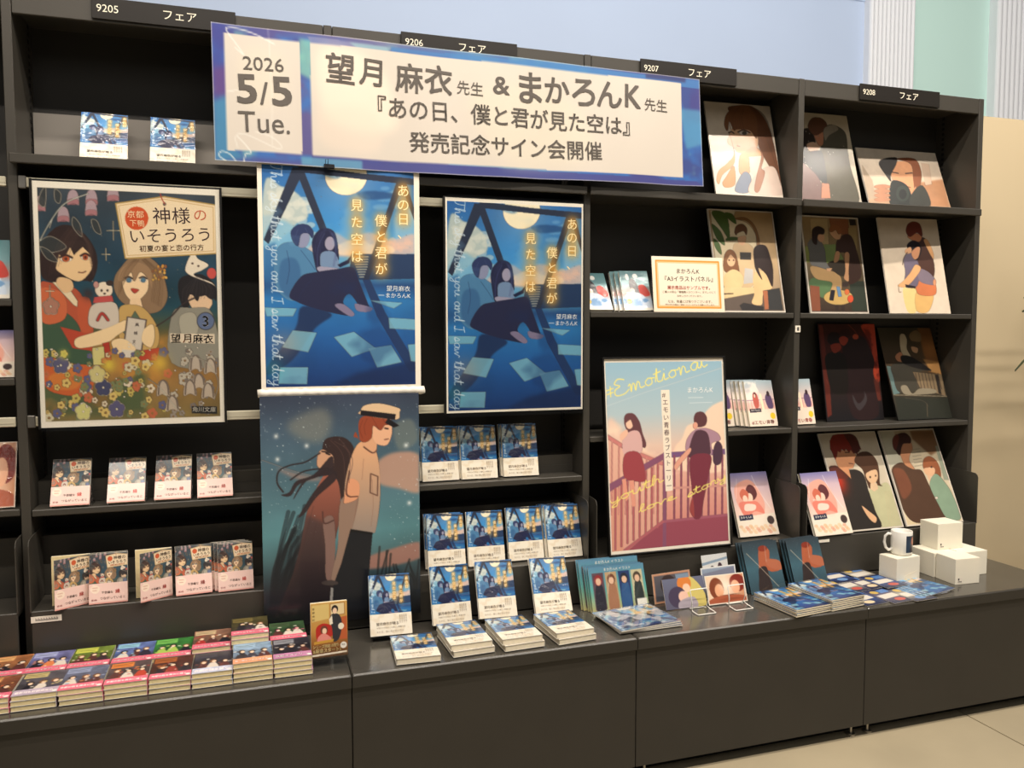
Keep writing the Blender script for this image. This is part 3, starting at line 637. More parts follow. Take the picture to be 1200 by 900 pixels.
def art_emo(P):
    P.grad([(0, (140, 182, 204)), (.28, (172, 196, 204)), (.45, (226, 196, 178)), (.62, (226, 168, 150)), (.85, (214, 140, 128)), (1, (190, 110, 110))])
    P.fill([(525, 250), (480, 270), (450, 300), (440, 330), (380, 350), (360, 400), (330, 440), (320, 520), (560, 520), (545, 240)], (246, 214, 186), .95, sm=True, blur=.012)
    P.fill([(60, 320), (100, 340), (150, 420), (250, 470), (200, 500), (60, 480)], (238, 196, 174), .8, sm=True, blur=.03)
    P.cloud((250, 224, 196), .55, 5, 31, .7, .3, .75)
    P.line([(42, 270), (200, 215), (510, 120)], .8, (190, 210, 216), .7, sm=False)
    P.fill([(60, 385), (290, 490), (290, 730), (130, 850), (85, 850)], (226, 172, 150), .8, blur=.01)
    P.fill([(290, 735), (562, 720), (566, 830), (150, 850)], (146, 66, 84)); P.fill([(85, 600), (130, 590), (135, 850), (88, 855)], (216, 150, 126), .9)
    pr = (128, 74, 104); pk = (178, 88, 96)
    P.line([(55, 385), (140, 440), (280, 500)], 3.0, (200, 120, 116), sm=False)
    for k in range(7): x = 78 + k * 28; P.line([(x, 405 + k * 14), (x + 5, 700)], 1.1, (206, 132, 124), sm=False)
    P.fill([(66, 580), (285, 458), (290, 482), (70, 610)], pr); P.fill([(285, 456), (545, 446), (546, 468), (287, 478)], (108, 76, 122))
    for k in range(9): x = 96 + k * 24; P.line([(x, 596 - k * 13), (x + 6, 840 - k * 12)], 1.5, pk, sm=False)
    for k in range(9): x = 330 + k * 28; P.line([(x, 470), (x + 6, 722)], 1.5, (136, 66, 90), sm=False)
    P.line([(292, 480), (300, 850)], 3.0, pr, sm=False); P.line([(288, 735), (562, 715)], 2.0, (160, 84, 104), sm=False); P.line([(140, 845), (290, 735)], 2.0, (176, 90, 100), sm=False); P.line([(330, 600), (550, 596)], 1.8, (208, 146, 136), sm=False)
    # girl
    P.fill([(130, 300), (160, 298), (185, 330), (200, 380), (215, 420), (205, 435), (175, 400), (140, 370), (124, 330)], (92, 52, 58), sm=True); P.ell(146, 338, 15, 21, (240, 196, 168)); P.fill([(128, 335), (135, 308), (165, 312), (162, 350), (150, 322)], (92, 52, 58), sm=True)
    P.fill([(120, 400), (150, 368), (185, 370), (200, 420), (190, 460), (130, 465)], (216, 172, 168), sm=True); P.fill([(110, 380), (135, 360), (140, 380), (115, 405)], (236, 186, 158), sm=True)
    P.fill([(130, 460), (190, 458), (216, 560), (180, 570), (130, 550)], (150, 58, 66), sm=True); P.fill([(150, 565), (170, 565), (180, 670), (165, 672)], (226, 150, 128)); P.fill([(120, 560), (138, 555), (150, 640), (138, 650)], (226, 150, 128))
    # boy with a bag
    P.fill([(405, 330), (412, 300), (440, 296), (458, 320), (452, 350), (420, 356)], (84, 48, 52), sm=True); P.ell(412, 350, 10, 14, (226, 160, 136)); P.fill([(375, 420), (400, 375), (445, 360), (500, 380), (516, 410), (480, 425), (480, 470), (390, 470)], (168, 130, 148), sm=True)
    P.fill([(392, 430), (415, 372), (460, 380), (475, 440), (470, 470), (390, 478)], (72, 44, 58), sm=True); P.fill([(490, 440), (505, 415), (525, 440), (522, 500), (500, 512), (488, 490)], (66, 44, 62), sm=True)
    P.fill([(330, 510), (350, 480), (390, 440), (396, 455), (360, 500), (338, 528)], (226, 160, 136), sm=True)
    P.fill([(395, 478), (478, 472), (470, 560), (455, 650), (444, 722), (415, 722), (410, 660), (404, 600)], (112, 42, 58), sm=True); P.fill([(398, 690), (410, 640), (418, 720)], (150, 60, 60), sm=True)
    P.ink(.45, 30, (96, 40, 50))
    P.img = P.img * .9 + np.array([200, 176, 160]) * .1
    P.fill([(268, 205), (302, 204), (328, 610), (298, 612)], (240, 226, 206))
    yl = (240, 226, 120)
    P.script('#Emotional', (40, 245), (455, 110), .14, yl, .8); P.script('youth', (75, 660), (290, 570), .15, yl, .7); P.script('love', (195, 695), (345, 640), .17, yl, .7); P.script('story', (390, 640), (548, 565), .17, yl, .7)
    P.vtxt('#エモい青春ラブストーリー', (285, 222), (312, 590), 24, (96, 74, 78)); P.txt('まかろんK', (377, 205), (480, 205), (240, 240, 236)); P.line([(380, 237), (440, 237)], .4, (225, 230, 230)); P.line([(385, 258), (478, 258)], .3, (225, 230, 230))
    return P

HAIRB = (112, 70, 46); SK = (240, 190, 150)
def art_p1(P):
    P.grad([(0, (238, 224, 204)), (1, (246, 232, 214))])
    P.fill([(250, 150), (330, 112), (450, 118), (540, 190), (600, 290), (640, 420), (700, 700), (720, 880), (640, 700), (560, 560), (520, 480), (500, 380), (480, 400), (460, 350)], (118, 74, 48), sm=True)
    P.fill([(245, 430), (300, 300), (470, 300), (510, 400), (500, 480), (430, 510), (380, 530), (330, 520), (300, 480)], (240, 188, 146), sm=True)
    P.fill([(395, 520), (480, 470), (550, 550), (460, 650), (420, 720), (350, 700), (350, 560)], (232, 178, 136), sm=True)
    P.fill([(215, 270), (240, 180), (330, 118), (450, 125), (500, 230), (500, 400), (440, 330), (330, 320), (300, 330), (260, 250), (250, 320), (235, 330)], (134, 86, 54), sm=True)
    P.fill([(250, 330), (280, 430), (300, 540), (240, 620), (170, 680), (150, 760), (170, 800), (200, 720), (290, 640), (310, 560), (290, 450)], (212, 158, 106), .9, sm=True); P.fill([(300, 640), (310, 800), (230, 830), (200, 790), (230, 740)], (206, 150, 96), .9, sm=True)
    P.ell(385, 352, 40, 18, (236, 226, 214)); P.ell(392, 352, 20, 17, (92, 84, 72)); P.line([(335, 345), (385, 326), (440, 350)], 1.4, (60, 40, 34)); P.line([(255, 350), (280, 342), (300, 356)], 1.4, (60, 40, 34)); P.line([(330, 465), (350, 470)], .9, (170, 90, 70)); P.ell(292, 385, 12, 10, (250, 190, 150))
    P.fill([(430, 560), (550, 550), (540, 640), (480, 740), (440, 690)], (240, 218, 198)); P.fill([(310, 860), (350, 740), (400, 690), (450, 740), (430, 870)], (136, 146, 164), sm=True)
    P.fill([(440, 880), (470, 740), (560, 660), (650, 650), (700, 760), (720, 890)], (232, 208, 192), sm=True); P.fill([(520, 470), (560, 560), (540, 660), (570, 700), (520, 860), (480, 850), (500, 720), (540, 560)], (170, 112, 84), .8, sm=True)
    P.strands([[(330, 120), (230, 200), (235, 320)], [(400, 120), (380, 220), (400, 320)]], 8, .6, (92, 58, 38), .6); P.strands([[(430, 120), (520, 260), (640, 560)], [(450, 118), (600, 260), (715, 820)]], 10, .6, (92, 58, 38), .6, 3)
    return P
def art_p2(P):
    P.grad([(0, (226, 212, 184)), (1, (206, 198, 178))])
    P.fill([(215, 300), (230, 200), (290, 180), (380, 240), (400, 380), (420, 500), (480, 780), (240, 780), (200, 560), (190, 380)], (96, 92, 78), sm=True)
    P.fill([(40, 240), (90, 205), (130, 230), (160, 330), (120, 370), (40, 360)], (50, 42, 36), sm=True)
    P.fill([(90, 330), (130, 310), (190, 330), (160, 392), (110, 375)], (232, 190, 160), sm=True); P.fill([(150, 250), (210, 230), (216, 320), (190, 340), (160, 300)], (206, 142, 108), sm=True)
    P.fill([(100, 180), (130, 130), (190, 126), (235, 160), (240, 200), (200, 240), (150, 260), (110, 220)], (112, 74, 54), sm=True)
    P.fill([(220, 210), (290, 180), (330, 215), (260, 260), (230, 300)], (160, 150, 132), sm=True)
    P.fill([(40, 370), (120, 380), (200, 380), (230, 480), (240, 620), (150, 560), (90, 480), (40, 470)], (76, 78, 78), sm=True)
    P.fill([(40, 480), (100, 500), (180, 580), (220, 700), (210, 780), (40, 780)], (140, 112, 108), sm=True); P.fill([(205, 620), (260, 625), (272, 735), (200, 735)], (216, 150, 120)); 
    for k in range(16): P.ell(60 + random.random() * 360, 180 + random.random() * 560, 4, 4, (240, 232, 214), .8)
    return P
def art_p3(P):
    P.grad([(0, (238, 222, 200)), (.6, (236, 214, 188)), (1, (196, 150, 112))])
    P.fill([(430, 340), (1040, 390), (1060, 470), (440, 420)], (240, 226, 206)); P.fill([(900, 620), (1100, 590), (1140, 800), (900, 790)], (196, 140, 100), .9, blur=.02); P.fill([(480, 480), (560, 600), (590, 740), (520, 740)], (200, 176, 150), blur=.01); P.fill([(930, 470), (990, 480), (1010, 630), (960, 640)], (226, 196, 170))
    P.fill([(690, 470), (900, 470), (905, 600), (880, 680), (860, 700), (750, 660), (700, 560)], (240, 172, 124), sm=True)
    P.fill([(610, 480), (640, 440), (740, 430), (740, 480), (700, 560), (700, 610), (660, 560)], (44, 40, 38), sm=True); P.fill([(740, 440), (880, 440), (930, 540), (920, 650), (890, 740), (870, 600), (850, 480)], (150, 84, 48), sm=True)
    P.line([(712, 540), (755, 548)], 1.0, (60, 40, 34)); P.line([(812, 550), (860, 545)], 1.0, (60, 40, 34)); P.line([(830, 650), (848, 655)], .7, (150, 80, 60)); P.fill([(855, 690), (890, 640), (900, 760), (860, 740)], (230, 160, 116))
    P.fill([(700, 620), (760, 605), (830, 650), (860, 740), (860, 790), (700, 790)], (40, 46, 44), sm=True); P.ell(790, 700, 50, 60, (52, 62, 56)); P.ell(790, 705, 30, 38, (30, 36, 36))
    for k in range(4): P.ell(635, 650 + k * 32, 62, 17, (206, 146, 112))
    P.fill([(860, 700), (940, 640), (1000, 790), (850, 790)], (58, 60, 54), sm=True)
    return P
def art_p4(P):
    P.grad([(0, (196, 160, 112)), (.5, (222, 190, 146)), (1, (150, 130, 110))])
    P.fill([(80, 80), (270, 80), (200, 300), (200, 640), (140, 640)], (232, 222, 190)); P.line([(230, 160), (330, 140), (400, 190), (435, 280), (440, 340)], 4, (150, 106, 66)); P.fill([(180, 170), (330, 160), (410, 240), (425, 340), (420, 640), (190, 660), (160, 420)], (240, 222, 184), sm=True)
    for q in ([(90, 90), (200, 110), (225, 290), (170, 220)], [(90, 180), (160, 240), (190, 340), (130, 290)], [(105, 290), (150, 330), (165, 410), (120, 360)], [(190, 95), (250, 110), (275, 180), (215, 140)], [(215, 280), (280, 280), (290, 300), (200, 305)]): P.fill(q, (84, 112, 54), sm=True)
    P.fill([(250, 360), (300, 320), (370, 330), (410, 400), (400, 640), (280, 620)], (228, 196, 152), sm=True); P.fill([(290, 280), (345, 270), (345, 310), (325, 340), (290, 320)], SK, sm=True); P.fill([(262, 240), (275, 195), (320, 180), (355, 215), (350, 265), (330, 235), (285, 250), (275, 265)], (112, 74, 46), sm=True); P.fill([(303, 392), (385, 396), (385, 450), (305, 448)], (66, 62, 58))
    P.fill([(185, 530), (185, 420), (220, 372), (265, 395), (290, 480), (300, 590), (260, 560)], (140, 92, 58), sm=True); P.ell(237, 455, 32, 45, (242, 194, 150)); P.fill([(195, 470), (200, 400), (230, 385), (262, 420), (265, 440), (230, 410)], (146, 98, 62), sm=True)
    for x in (222, 255): P.ell(x, 452, 5, 6, (80, 50, 40))
    P.fill([(185, 570), (250, 520), (320, 560), (320, 650), (190, 655)], (246, 214, 158), sm=True); P.fill([(340, 510), (400, 520), (400, 620), (330, 630)], (210, 206, 200))
    P.fill([(150, 655), (410, 655), (410, 700), (160, 745)], (244, 216, 162)); P.fill([(160, 750), (410, 700), (600, 700), (620, 830), (160, 830)], (108, 94, 84)); P.fill([(300, 790), (330, 770), (480, 800), (480, 830), (320, 830)], (58, 54, 54))
    P.fill([(400, 600), (430, 530), (500, 550), (550, 650), (480, 700), (470, 780), (430, 790), (390, 770), (410, 700)], (246, 206, 150), sm=True)
    P.fill([(405, 420), (410, 360), (450, 335), (500, 350), (530, 430), (550, 520), (545, 650), (500, 560), (440, 510), (470, 600), (420, 520)], (52, 38, 36), sm=True); P.fill([(475, 680), (600, 660), (625, 825), (490, 825)], (60, 60, 60)); P.fill([(475, 680), (510, 680), (520, 820), (488, 822)], (190, 116, 80))
    P.line([(180, 705), (250, 702)], 1.2, (90, 60, 40)); P.margin(.028); return P
def art_p5(P):
    P.grad([(0, (190, 160, 112)), (.35, (150, 128, 92)), (.6, (110, 96, 70)), (1, (66, 52, 44))])
    P.fill([(90, 100), (220, 100), (230, 290), (100, 290)], (216, 190, 140), .8); P.fill([(230, 90), (370, 100), (380, 220), (250, 220)], (160, 96, 62), .9); P.fill([(375, 100), (425, 105), (430, 150), (385, 150)], (50, 44, 40)); P.fill([(430, 160), (450, 500), (380, 400), (370, 170)], (190, 166, 112), .8)
    P.fill([(190, 290), (280, 290), (340, 400), (210, 430)], (142, 166, 100)); P.fill([(40, 310), (80, 300), (90, 420), (50, 430)], (160, 170, 90)); P.fill([(100, 540), (250, 560), (240, 690), (100, 640)], (98, 130, 88), sm=True); P.fill([(90, 590), (160, 600), (170, 780), (100, 780)], (150, 90, 66)); P.fill([(380, 560), (520, 560), (520, 780), (400, 780)], (58, 66, 56))
    P.fill([(75, 280), (120, 240), (170, 270), (200, 330), (210, 420), (240, 470), (200, 490), (100, 440), (85, 350)], (122, 122, 120), sm=True); P.ell(172, 240, 26, 34, (232, 180, 140)); P.fill([(105, 250), (108, 180), (150, 156), (195, 180), (190, 215), (150, 220), (140, 290), (115, 280)], (56, 40, 36), sm=True)
    P.fill([(95, 450), (230, 480), (300, 510), (325, 560), (310, 650), (240, 640), (250, 570), (130, 540)], (206, 168, 116), sm=True)
    P.fill([(280, 340), (290, 260), (350, 215), (400, 240), (440, 360), (470, 500), (440, 560), (370, 570), (360, 370), (290, 350)], (76, 54, 46), sm=True); P.fill([(220, 430), (340, 410), (370, 500), (310, 520)], (66, 58, 48), sm=True); P.fill([(235, 200), (280, 170), (320, 200), (310, 250), (270, 248)], (236, 184, 140), sm=True); P.fill([(230, 185), (250, 150), (300, 155), (325, 200), (300, 215), (280, 185), (250, 200)], (172, 108, 66), sm=True)
    P.fill([(345, 360), (380, 360), (375, 480), (375, 560), (340, 540), (350, 480)], (232, 176, 130), sm=True); P.fill([(280, 345), (310, 350), (300, 410), (265, 420)], (232, 176, 130), sm=True); P.fill([(210, 465), (255, 465), (240, 490), (215, 485)], (236, 184, 140))
    P.ell(300, 680, 108, 55, (216, 180, 110)); P.fill([(245, 625), (275, 628), (262, 705), (232, 700)], (46, 44, 50)); P.fill([(285, 600), (310, 600), (325, 675), (298, 675)], (110, 150, 190)); P.ell(362, 640, 18, 22, (226, 120, 70)); P.ell(388, 690, 22, 28, (226, 92, 60)); P.ell(350, 585, 24, 20, (80, 66, 60))
    P.fill([(275, 740), (300, 740), (300, 780), (280, 780)], (60, 50, 44)); P.fill([(320, 740), (345, 740), (345, 780), (322, 780)], (60, 50, 44)); P.margin(.03); return P
def art_p6(P):
    P.grad([(0, (222, 204, 180)), (1, (242, 226, 204))])
    P.fill([(780, 610), (880, 610), (880, 780), (810, 780)], (244, 220, 150), sm=True); P.fill([(878, 640), (1000, 640), (970, 780), (880, 780)], (236, 190, 120), sm=True)
    P.fill([(880, 560), (1000, 550), (1022, 650), (960, 670), (885, 650)], (222, 130, 84), sm=True)
    P.fill([(840, 330), (900, 240), (960, 270), (1000, 400), (1010, 500), (980, 560), (900, 520), (880, 440)], (84, 56, 48), sm=True); P.fill([(930, 260), (960, 260), (1000, 350), (1000, 400), (960, 330)], (236, 176, 120), sm=True)
    P.fill([(785, 400), (830, 350), (880, 400), (900, 480), (880, 600), (790, 600), (795, 500)], (118, 108, 128), sm=True); P.fill([(890, 470), (960, 490), (1015, 550), (1000, 590), (900, 560)], (136, 122, 136), sm=True)
    P.fill([(810, 230), (860, 210), (915, 225), (900, 270), (850, 262)], (226, 148, 104), sm=True); P.fill([(800, 180), (815, 140), (855, 122), (900, 140), (920, 200), (915, 232), (880, 205), (830, 235), (805, 210)], (118, 52, 40), sm=True)
    P.fill([(810, 290), (850, 262), (895, 280), (915, 330), (890, 400), (860, 400), (840, 350), (815, 330)], (40, 34, 40), sm=True); P.fill([(840, 350), (880, 310), (905, 320), (890, 385), (860, 400)], (232, 166, 124), sm=True)
    P.fill([(795, 330), (835, 310), (840, 350), (800, 360)], (236, 180, 136), sm=True); P.fill([(870, 440), (910, 470), (850, 560), (790, 605), (740, 595), (780, 560), (830, 500)], (236, 180, 126), sm=True)
    P.line([(775, 440), (785, 390), (810, 350)], .8, (50, 42, 46)); P.fill([(795, 585), (870, 600), (870, 615), (800, 605)], (40, 34, 40)); P.ell(1010, 570, 12, 24, (228, 160, 120)); P.line([(745, 590), (750, 640), (765, 640)], .6, (200, 150, 110)); return P
def art_p7(P):
    P.grad([(0, (66, 30, 24)), (.3, (84, 40, 32)), (.6, (50, 36, 34)), (1, (34, 32, 34))])
    P.fill([(380, 75), (475, 70), (510, 440), (470, 440), (455, 300), (440, 200), (400, 130)], (206, 76, 48), .95, sm=True, blur=.01); P.cloud((90, 26, 20), .55, 9, 3, .6, 0, .6, x0=.6)
    P.fill([(85, 75), (110, 75), (160, 480), (175, 700), (145, 720)], (120, 52, 40), .9, blur=.01); P.fill([(465, 450), (500, 450), (520, 600), (490, 600)], (120, 54, 42), .8, blur=.02)
    P.fill([(260, 200), (330, 150), (400, 160), (440, 240), (470, 330), (460, 440), (500, 700), (330, 720), (270, 500), (250, 300)], (50, 34, 34), sm=True); P.fill([(130, 290), (200, 260), (270, 300), (290, 500), (260, 560), (180, 540), (140, 400)], (40, 34, 30), sm=True)
    P.fill([(145, 190), (150, 140), (190, 120), (230, 140), (230, 190), (180, 210)], (40, 26, 24), sm=True); P.fill([(165, 215), (225, 200), (240, 240), (190, 270)], (160, 66, 48), sm=True); P.fill([(225, 150), (240, 110), (290, 100), (300, 150), (270, 160)], (56, 28, 26), sm=True); P.fill([(225, 165), (260, 150), (290, 175), (265, 215), (235, 205)], (172, 70, 50), sm=True)
    P.ell(340, 155, 22, 20, (196, 88, 58)); P.fill([(320, 560), (360, 620), (400, 580), (400, 530), (420, 600), (370, 670), (330, 620)], (70, 62, 64), sm=True); P.line([(290, 70), (330, 110), (350, 140)], 1.2, (170, 70, 50)); P.line([(135, 450), (145, 480)], 1, (190, 90, 70)); return P
def art_p8(P):
    P.grad([(0, (70, 66, 52)), (.4, (88, 70, 50)), (1, (46, 48, 42))])
    P.fill([(860, 95), (960, 95), (1035, 420), (940, 400), (900, 250)], (150, 100, 56), .9, blur=.03); P.fill([(900, 310), (1010, 330), (1030, 420), (960, 400)], (214, 160, 96), .9, blur=.02); P.blob(960, 250, 60, (190, 126, 66), .6)
    P.fill([(650, 360), (680, 360), (745, 550), (700, 560)], (110, 140, 140), .9); P.fill([(690, 350), (840, 330), (960, 390), (880, 400), (870, 520), (740, 540), (700, 440)], (72, 68, 58), sm=True)
    P.fill([(740, 150), (770, 138), (790, 180), (790, 240), (820, 300), (790, 305), (750, 260)], (214, 198, 166), sm=True); P.fill([(805, 140), (850, 110), (885, 140), (885, 190), (840, 190), (815, 180)], (140, 116, 82), sm=True); P.fill([(820, 225), (865, 235), (860, 270), (830, 260)], (216, 170, 130), sm=True)
    P.fill([(710, 290), (745, 262), (770, 300), (760, 330), (725, 325)], (216, 150, 112), sm=True); P.fill([(750, 290), (830, 300), (950, 390), (780, 350)], (34, 30, 28), sm=True)
    P.fill([(830, 400), (1030, 420), (1060, 570), (880, 510)], (140, 120, 92)); 
    for k in range(8): P.line([(850 + k * 22, 410), (870 + k * 23, 520)], .8, (90, 72, 56), sm=False)
    P.fill([(985, 420), (1005, 420), (1030, 555), (1010, 550)], (50, 44, 40)); P.fill([(750, 500), (790, 495), (830, 550), (880, 515), (980, 520), (980, 550), (800, 560), (760, 540)], (150, 140, 118), sm=True); P.line([(700, 560), (1080, 570)], 1, (190, 180, 150), sm=False); P.fill([(710, 575), (1085, 580), (1115, 715), (745, 725)], (50, 52, 44)); P.line([(930, 620), (935, 710)], .8, (170, 160, 130)); P.line([(780, 580), (900, 600), (940, 640)], .7, (110, 106, 90)); return P
def art_p9(P):
    P.grad([(0, (214, 202, 180)), (1, (236, 222, 196))])
    P.fill([(440, 500), (520, 450), (580, 440), (640, 560), (700, 740), (700, 770), (540, 760), (480, 640)], (206, 204, 162), sm=True)
    for k in range(6): P.line([(560 + k * 14, 500), (600 + k * 18, 760)], .9, (232, 222, 176), sm=False)
    P.fill([(140, 350), (180, 310), (260, 340), (340, 340), (400, 380), (440, 500), (490, 640), (530, 770), (280, 785), (200, 560)], (52, 46, 42), sm=True); P.blob(215, 430, 55, (214, 60, 36), .95, 80); P.fill([(140, 350), (180, 310), (240, 340), (290, 400), (170, 400)], (100, 46, 36), .7, sm=True)
    P.fill([(190, 270), (200, 200), (330, 200), (345, 260), (320, 330), (290, 335), (310, 410), (270, 370), (210, 320)], (222, 156, 112)); P.fill([(150, 190), (145, 130), (165, 90), (220, 78), (300, 80), (350, 130), (378, 195), (355, 185), (350, 240), (330, 200), (325, 225), (300, 195), (290, 215), (265, 190), (255, 205), (235, 190), (225, 215), (205, 205), (200, 240), (190, 270), (175, 240), (165, 215)], (140, 44, 30)); P.fill([(250, 80), (330, 95), (370, 190), (330, 220), (290, 150)], (84, 40, 32), .9, sm=True)
    P.line([(260, 215), (290, 215)], 1, (60, 36, 30)); P.line([(290, 295), (320, 298)], .8, (140, 80, 60))
    P.fill([(330, 280), (360, 220), (430, 212), (490, 270), (512, 350), (520, 440), (540, 460), (500, 450), (480, 400), (450, 480), (420, 420), (390, 340)], (92, 62, 44), sm=True); P.fill([(415, 370), (490, 340), (505, 400), (480, 440), (440, 430)], (240, 198, 156), sm=True); P.ell(448, 395, 6, 8, (70, 50, 40)); P.ell(488, 385, 5, 7, (70, 50, 40)); P.fill([(450, 440), (500, 440), (510, 480), (480, 500), (450, 480)], (240, 206, 168))
    P.fill([(390, 605), (440, 640), (500, 690), (490, 730), (440, 690)], (240, 190, 146), sm=True); P.margin(.028); return P
def art_p10(P):
    P.grad([(0, (190, 172, 140)), (.5, (222, 208, 180)), (1, (238, 218, 176))])
    P.fill([(740, 60), (915, 55), (960, 200), (900, 240), (760, 120)], (130, 92, 60), .9, blur=.03); P.fill([(930, 170), (990, 160), (1060, 420), (1000, 420)], (150, 160, 140), .9, blur=.01); P.fill([(510, 65), (620, 60), (680, 300), (600, 330)], (204, 204, 184), .8, blur=.02)
    for k in range(6): P.line([(755 + k * 5, 200 + k * 24), (815 + k * 5, 190 + k * 24)], .8, (170, 166, 146), sm=False)
    P.fill([(610, 340), (680, 292), (760, 340), (830, 350), (880, 440), (950, 580), (1010, 700), (800, 735), (700, 640), (640, 460)], (92, 66, 50), sm=True); P.fill([(620, 340), (700, 350), (760, 480), (700, 560), (650, 440)], (140, 84, 60), .8, sm=True, blur=.02)
    P.fill([(650, 170), (740, 140), (762, 190), (745, 230), (740, 280), (780, 340), (740, 330), (700, 300), (670, 230)], (206, 144, 104), sm=True); P.fill([(615, 130), (640, 90), (700, 74), (745, 110), (745, 150), (700, 150), (680, 180), (668, 240), (640, 210), (618, 170)], (70, 42, 36), sm=True); P.fill([(612, 120), (640, 85), (660, 110), (640, 200), (618, 180)], (120, 56, 44), .8, sm=True)
    P.line([(690, 150), (720, 148)], 1, (50, 34, 30))
    P.fill([(840, 300), (850, 262), (890, 246), (940, 280), (970, 340), (975, 400), (940, 380), (900, 350), (850, 340)], (160, 96, 62), sm=True); P.fill([(850, 335), (925, 330), (930, 370), (900, 395), (860, 375)], (240, 190, 150), sm=True); P.ell(905, 325, 6, 7, (70, 50, 40))
    P.fill([(900, 420), (940, 375), (1000, 430), (1060, 520), (1130, 700), (1030, 705), (960, 600), (900, 480)], (146, 172, 146), sm=True); P.ell(945, 552, 12, 9, (236, 226, 206)); P.fill([(870, 380), (900, 390), (895, 430), (880, 410)], (240, 196, 160)); P.margin(.028); return P

def art_cover_pink(P):  # large film wrapped comic: percent units
    P.grad([(0, (122, 118, 168)), (.2, (206, 180, 190)), (.6, (238, 206, 192)), (1, (240, 226, 206))])
    P.fill([(14, 20), (50, 12), (72, 30), (78, 55), (60, 72), (20, 62), (8, 40)], (232, 168, 150), sm=True, blur=.02); P.fill([(38, 28), (48, 20), (60, 24), (64, 36), (54, 44), (44, 42)], (96, 48, 50), sm=True); P.ell(44, 40, 8, 7, (244, 206, 184)); P.fill([(20, 34), (30, 26), (42, 32), (38, 44), (26, 44)], (204, 108, 84), sm=True); P.ell(32, 42, 6, 6, (244, 206, 184))
    P.fill([(14, 48), (40, 46), (62, 48), (74, 66), (50, 62), (24, 70)], (226, 130, 112), sm=True); P.fill([(30, 50), (54, 52), (50, 60), (26, 60)], (244, 214, 198), sm=True)
    P.fill([(0, 70), (100, 66), (100, 100), (0, 100)], (238, 226, 208), .9); P.fill([(8, 67), (42, 66), (42, 74), (8, 75)], (36, 40, 66)); P.txt('まかろんK', (11, 70.6), (39, 70), (235, 232, 225)); P.ell(85, 77, 9, 6.5, (70, 56, 54))
    for k in range(22): P.ell(8 + (k * 37 % 84), 84 + (k * 13 % 12), 5, 2.5, [(226, 178, 130), (236, 196, 150), (222, 150, 120)][k % 3], .6)
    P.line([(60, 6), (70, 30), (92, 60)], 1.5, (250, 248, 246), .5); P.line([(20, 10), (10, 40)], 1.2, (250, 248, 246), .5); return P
def art_cover_story(P):
    P.grad([(0, (168, 190, 200)), (.35, (226, 206, 200)), (.6, (240, 196, 180)), (1, (240, 226, 210))])
    P.cloud((250, 240, 228), .5, 4, 77, .8, 0, .5)
    for k in range(9): P.line([(6 + k * 11, 44), (7 + k * 11, 70)], 1.2, (206, 120, 120), sm=False)
    P.line([(2, 44), (98, 42)], 2, (150, 100, 130), sm=False)
    P.fill([(26, 30), (34, 26), (42, 34), (44, 56), (30, 60), (24, 46)], (196, 96, 84), sm=True); P.ell(33, 32, 5, 6, (92, 50, 50)); P.ell(32, 34, 3, 4, (244, 206, 184)); P.fill([(70, 34), (80, 30), (90, 38), (92, 60), (76, 62), (68, 46)], (96, 74, 110), sm=True); P.ell(80, 30, 5, 6, (60, 40, 46))
    P.fill([(48, 30), (56, 30), (62, 66), (52, 66)], (250, 232, 200)); P.fill([(0, 66), (100, 62), (100, 100), (0, 100)], (242, 228, 208), .92); P.fill([(8, 62), (48, 61), (48, 69), (8, 70)], (40, 36, 50)); P.txt('まかろんK', (12, 65.5), (44, 65), (240, 236, 230)); P.ell(86, 78, 9, 7, (238, 206, 50))
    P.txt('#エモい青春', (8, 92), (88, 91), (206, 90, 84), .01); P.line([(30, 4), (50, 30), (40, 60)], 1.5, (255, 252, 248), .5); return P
def art_cover_sea(P):
    P.grad([(0, (86, 130, 136)), (.35, (120, 160, 166)), (.6, (190, 150, 140)), (.72, (180, 200, 220)), (1, (232, 230, 222))])
    P.fill([(30, 30), (44, 20), (60, 40), (62, 60), (36, 60)], (60, 60, 66), sm=True); P.fill([(60, 40), (80, 36), (96, 56), (90, 64), (66, 62)], (196, 70, 60), sm=True); P.ell(54, 14, 9, 6, (240, 240, 236)); P.ell(26, 16, 6, 8, (240, 240, 236)); P.ell(38, 52, 8, 8, (236, 206, 190)); P.fill([(20, 56), (70, 60), (90, 94), (14, 84)], (206, 220, 236), .9, sm=True); P.cloud((90, 140, 190), .5, 7, 41, .8, .66, .92); P.ell(22, 78, 9, 6, (230, 190, 60)); P.fill([(0, 93), (100, 93), (100, 100), (0, 100)], (232, 226, 212)); return P
def art_hug_dark(P):
    P.grad([(0, (60, 72, 80)), (.5, (74, 110, 124)), (1, (60, 84, 96))]); P.stars(60, (200, 215, 215), 6, 0, 1, 1.2)
    P.fill([(46, 14), (62, 10), (74, 20), (70, 40), (82, 44), (92, 60), (70, 62), (58, 60), (46, 90), (30, 90), (36, 50)], (190, 104, 70), sm=True); P.fill([(36, 52), (56, 50), (60, 70), (60, 96), (26, 96), (30, 70)], (60, 48, 46), sm=True); P.ell(57, 14, 13, 6, (150, 60, 40)); P.fill([(60, 36), (96, 42), (98, 60), (64, 52)], (196, 116, 84), sm=True)
    P.line([(10, 20), (40, 50), (80, 92)], 1.6, (226, 206, 180), .7); P.line([(64, 10), (60, 40)], 1.4, (220, 220, 210), .5); return P
